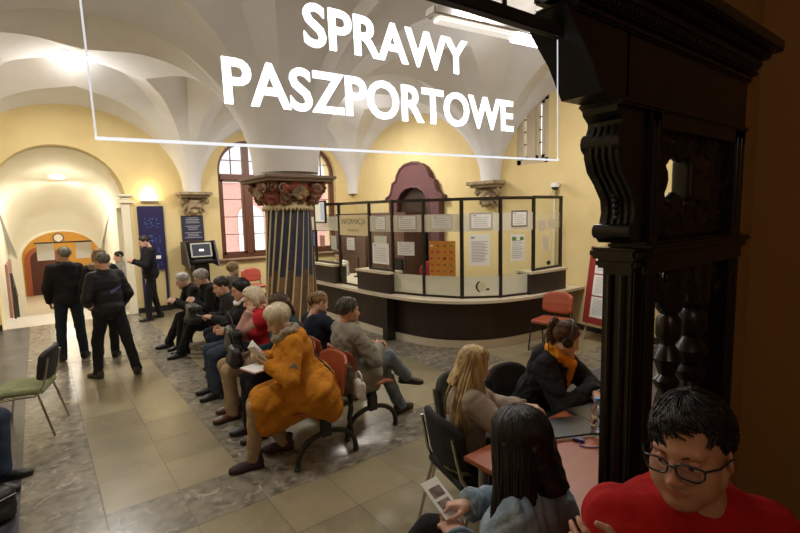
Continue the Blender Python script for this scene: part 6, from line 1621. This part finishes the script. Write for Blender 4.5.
for q in (1, -1):
    b = MB(); d = vn(J['W'][q] - J['E'][q]); c0 = J['W'][q] - d * .02
    n1 = vn(np.cross(d, [0, 0, 1])); n2 = np.cross(d, n1)
    b.tube([tuple(c0 + (n1 * math.cos(a) + n2 * math.sin(a)) * .058) for a in np.linspace(0, 2 * PI, 20, endpoint=False)], .009, 8, closed=True); b.build('cuff', C_DENIMJ, r, 60)
b = MB()
b.tube(on_back(J['tops'][1], J, J['ch'] - J['RS'] * .15 + J['T'] * .06, J['ch'] + J['RS'] * .15 + J['T'] * .06, 14, .001), .003, 6)
for u in (-.09, .09): b.tube(on_back(J['tops'][1], J, J['ch'] + J['RS'] * u + J['T'] * .06, J['be'] + J['RS'] * u * .7 - J['T'] * .02, 12, .001), .003, 6)
b.build('seam', C_JEANS, r, 60); b = MB()
for k in range(4): p = J['nb'] + J['FS'] * (.135 - .0 * k) - J['T'] * (.06 + .09 * k) + J['RS'] * .075; b.ball(tuple(p), .009, 8)
b.build('button', M_CHROME, r, 60)
def cardf(o):
    b = MB(); b.box((-.045, -.085, -.001), (.045, .085, .001)); b.build('sheet', M_PAPER, o); b = MB()
    for y in (-.055, .005): b.box((-.03, y, .001), (.03, y + .045, .002))
    b.build('printed_picture', mat('card_picture', (.10, .07, .065), .7, col2=(.30, .24, .21), cscale=22), o)
c = hold(r, J, 'printed_card', 'white card with small dark pictures in the hands of the woman in the denim jacket', 'card', (.03, .415, .86), cardf, -.35); c.rotation_euler.x = .5
# red t-shirt
r, J = person('man with glasses and red t-shirt folding his arms in the right foreground', (1.275, .515, 0), 222,
       dict(hz=.83, girth=1.10, w=1.0, lean=8, hunch=.06, twist=0, shrug=-.035, hoff=(.026, .0, .0), head=(-40, 5, 3), hs=.97, rw=(-.12, .27, 1.13), lw=(.17, .25, 1.18), re=(1, .2, -.35), le=(-1, .2, -.5), rh=dict(dir=(-.9, .1, .3), palm=(0, -1, 0), curl=.5), lh=dict(dir=(.8, -.15, .45), palm=(0, -1, 0), curl=.35), lf=(-.14, .34, .085), rf=(.14, .30, .085), bare=True, armr=1.04, skin=(.47, .24, .15), seed=24, near=True, h=.009, hg=.009, lids=.45, gaze=(.1, -.45), jaw=1.02, fat=1.02),
       dict(hair=dict(kind='short', vol=.002, n=1300, r=.0026, front=(.060, .090), side=(.0, -.01), tf=62, ts=102, tb=124, part=.0, lift=.008, sl=34, swirl=.5), hairc=H_BLK, tops=[top(C_REDT, p=.020, hem=-.10, sleeve=.31, ap=.008, wr=.008, wf=30)], trousers=TR(C_JEANSD), shoes=dict(m=S_BLK)))
glasses(r, J, mat('dark_glasses_frame', (.02, .022, .035), .3), .0024, glassmat('spectacle_lens', (.93, .94, 1.0)))
b = MB(); cc = J['ch'] + J['FS'] * .128 - J['T'] * .02
for (u, v, a) in ((.03, .03, .5), (.0, -.02, -.4), (.06, -.03, .9), (-.05, .0, 0.2)):
    P_ = []
    for k in range(10): th = 2 * PI * k / 10; rr = .030 if k % 2 else .015; P_.append(tuple(cc + J['RS'] * (u + rr * math.cos(th + a)) + J['T'] * (v + rr * math.sin(th + a))))
    b.add(P_ + [tuple(np.array(p) - J['FS'] * .03) for p in P_], [tuple(range(10))] + [(k, (k + 1) % 10, (k + 1) % 10 + 10, k + 10) for k in range(10)])
b.build('shirt_print', mat('dark_red_print', (.03, .006, .006), .8), r)
t = empty('tall_stool', (1.31, .50, 0), 0, 'plain dark stool under the man in the red t-shirt', 'stool')
b = MB(); b.lathe([(0, .66), (.17, .66), (.18, .675), (.17, .70), (0, .705)], n=28); b.build('seat', M_BLACK, t, 40)
for k in range(4): a = PI / 4 + k * PI / 2; b = MB(); b.tube([(.11 * math.cos(a), .11 * math.sin(a), .66), (.17 * math.cos(a), .17 * math.sin(a), 0)], .014, 8); b.build('leg', M_BLKMETAL, t, 50)
# clerk behind the counter
person('brown haired clerk in a pale top sitting behind the counter beside the column', (5.30, 8.95, 0), 190,
       sit(fem=True, lean=12, head=(20, 22, 0), lw=(-.1, .38, .80), rw=(.1, .38, .80), skin=SKP, seed=25),
       dict(hair=dict(kind='bob', len=.12, bot=-.12, n=130), hairc=H_BRN, tops=[top(F_('pale_top', (.42, .38, .36)), p=.02, hem=-.08)], trousers=TR(C_BLK), shoes=dict(m=S_BLK)))
# sitter cut by the left edge
person('seated person in blue jeans cut by the left edge of the picture', (-.80, 4.74, 0), -18,
       sit(lean=2, skin=SKP, seed=26, lw=(-.1, .3, .7), rw=(.1, .3, .7)), dict(hair=dict(kind='short', n=80), hairc=H_DK, tops=[top(C_NAVY, p=.03, hem=-.1)], trousers=TR(C_JEANS), shoes=dict(m=S_BLK)))
t = empty('floor_bag', (-.42, 4.03, 0), .6, 'black bag on the floor in the lower left corner', 'bag'); leather(t, .16, .09, .11, False)
# ------------------------------------------------------------------ light, world, camera
w = bpy.data.worlds.new('world'); SC.world = w; w.use_nodes = True
bg = w.node_tree.nodes['Background']; bg.inputs[0].default_value = (.93, .96, 1.0, 1); bg.inputs[1].default_value = 3.2
def light(name, kind, loc, e, col, size=.3, rot=None, **k):
    d = bpy.data.lights.new(name, kind); d.energy = e; d.color = col
    if kind == 'AREA':
        d.shape = k.get('shape', 'DISK'); d.size = size
        if k.get('size_y'): d.size_y = k['size_y']
    elif kind == 'POINT': d.shadow_soft_size = size
    o = bpy.data.objects.new(name, d); COL.objects.link(o); o.location = loc
    if rot: o.rotation_euler = rot
    return o
WARM = (1, .86, .66); NEU = (1, .95, .87)
DN = (0, 0, 0)
light('ceiling_lamp_light', 'AREA', (.62, 9.1, vault_z(.62, 9.1) - .22), 105, NEU, .6)
light('corridor_lamp_light', 'AREA', (.52, 14.3, 3.0), 60, NEU, .45)
light('corridor_fill_light', 'POINT', (.52, 13.6, 2.75), 11, NEU, .2)  # added fill ahead of the bowl, brightens the front of the corridor vault
light('far_room_light', 'POINT', (.6, 19.3, 1.9), 90, WARM, .15)
light('wall_lamp_light', 'POINT', (1.98, YW - .14, 2.62), 6, (1, .78, .45), .05)
light('strip_lamp_light', 'AREA', (2.9, 2.46, 3.42), 30, NEU, .9, None, shape='RECTANGLE', size_y=.1)
light('counter_bay_fill_area', 'AREA', (5.2, 8.9, 4.15), 140, NEU, .7)  # added downward fill for the counter bay, no lamp modelled here
light('counter_front_fill_area', 'AREA', (5.2, 3.6, 4.15), 62, NEU, .7)  # added downward fill before the counter, without a fixture
light('near_left_bay_fill_area', 'AREA', (.6, 3.6, 4.15), 38, NEU, .7)  # added downward fill over the near left bay, no fixture
light('bay_bowl_light', 'POINT', (.62, 9.1, vault_z(.62, 9.1) - .55), 30, NEU, .25)
light('counter_bay_fill_point', 'POINT', (5.0, 8.6, 3.6), 50, NEU, .35)  # added fill that lifts the counter bay vault, no bowl hangs here
light('counter_front_fill_point', 'POINT', (5.0, 3.8, 3.6), 40, NEU, .35)  # added fill for the vault before the counter, not a real bowl
light('near_left_fill_point', 'POINT', (.6, 4.2, 3.6), 24, NEU, .35)  # added fill for the near left vault, no bowl behind it
light('entry_fill_light', 'POINT', (-.2, -.9, 2.9), 17, (1, .88, .72), .25)  # added fill behind the camera for portal, brown wall and red shirt
cam = bpy.data.cameras.new('camera'); cam.lens = 475 / 800 * 36; cam.sensor_width = 36; cam.clip_start = .02
co = bpy.data.objects.new('camera', cam); COL.objects.link(co)
pitch = math.radians(6.25); roll = math.atan(.0228); yaw = math.atan(361 / 475)
fwd = Vector((math.sin(yaw) * math.cos(pitch), math.cos(yaw) * math.cos(pitch), -math.sin(pitch)))
r0 = Vector((math.cos(yaw), -math.sin(yaw), 0)); u0 = r0.cross(fwd)
rr = r0 * math.cos(roll) - u0 * math.sin(roll); uu = rr.cross(fwd)
co.matrix_world = Matrix(((rr.x, uu.x, -fwd.x, 0), (rr.y, uu.y, -fwd.y, 0), (rr.z, uu.z, -fwd.z, 2.0), (0, 0, 0, 1)))
SC.camera = co
SC.view_settings.view_transform = 'Standard'; SC.view_settings.look = 'None'; SC.view_settings.exposure = -0.15; SC.view_settings.gamma = 1.0
SC.view_settings.use_curve_mapping = False
SC.cycles.max_bounces = 8; SC.cycles.transparent_max_bounces = 24; SC.cycles.sample_clamp_indirect = 6
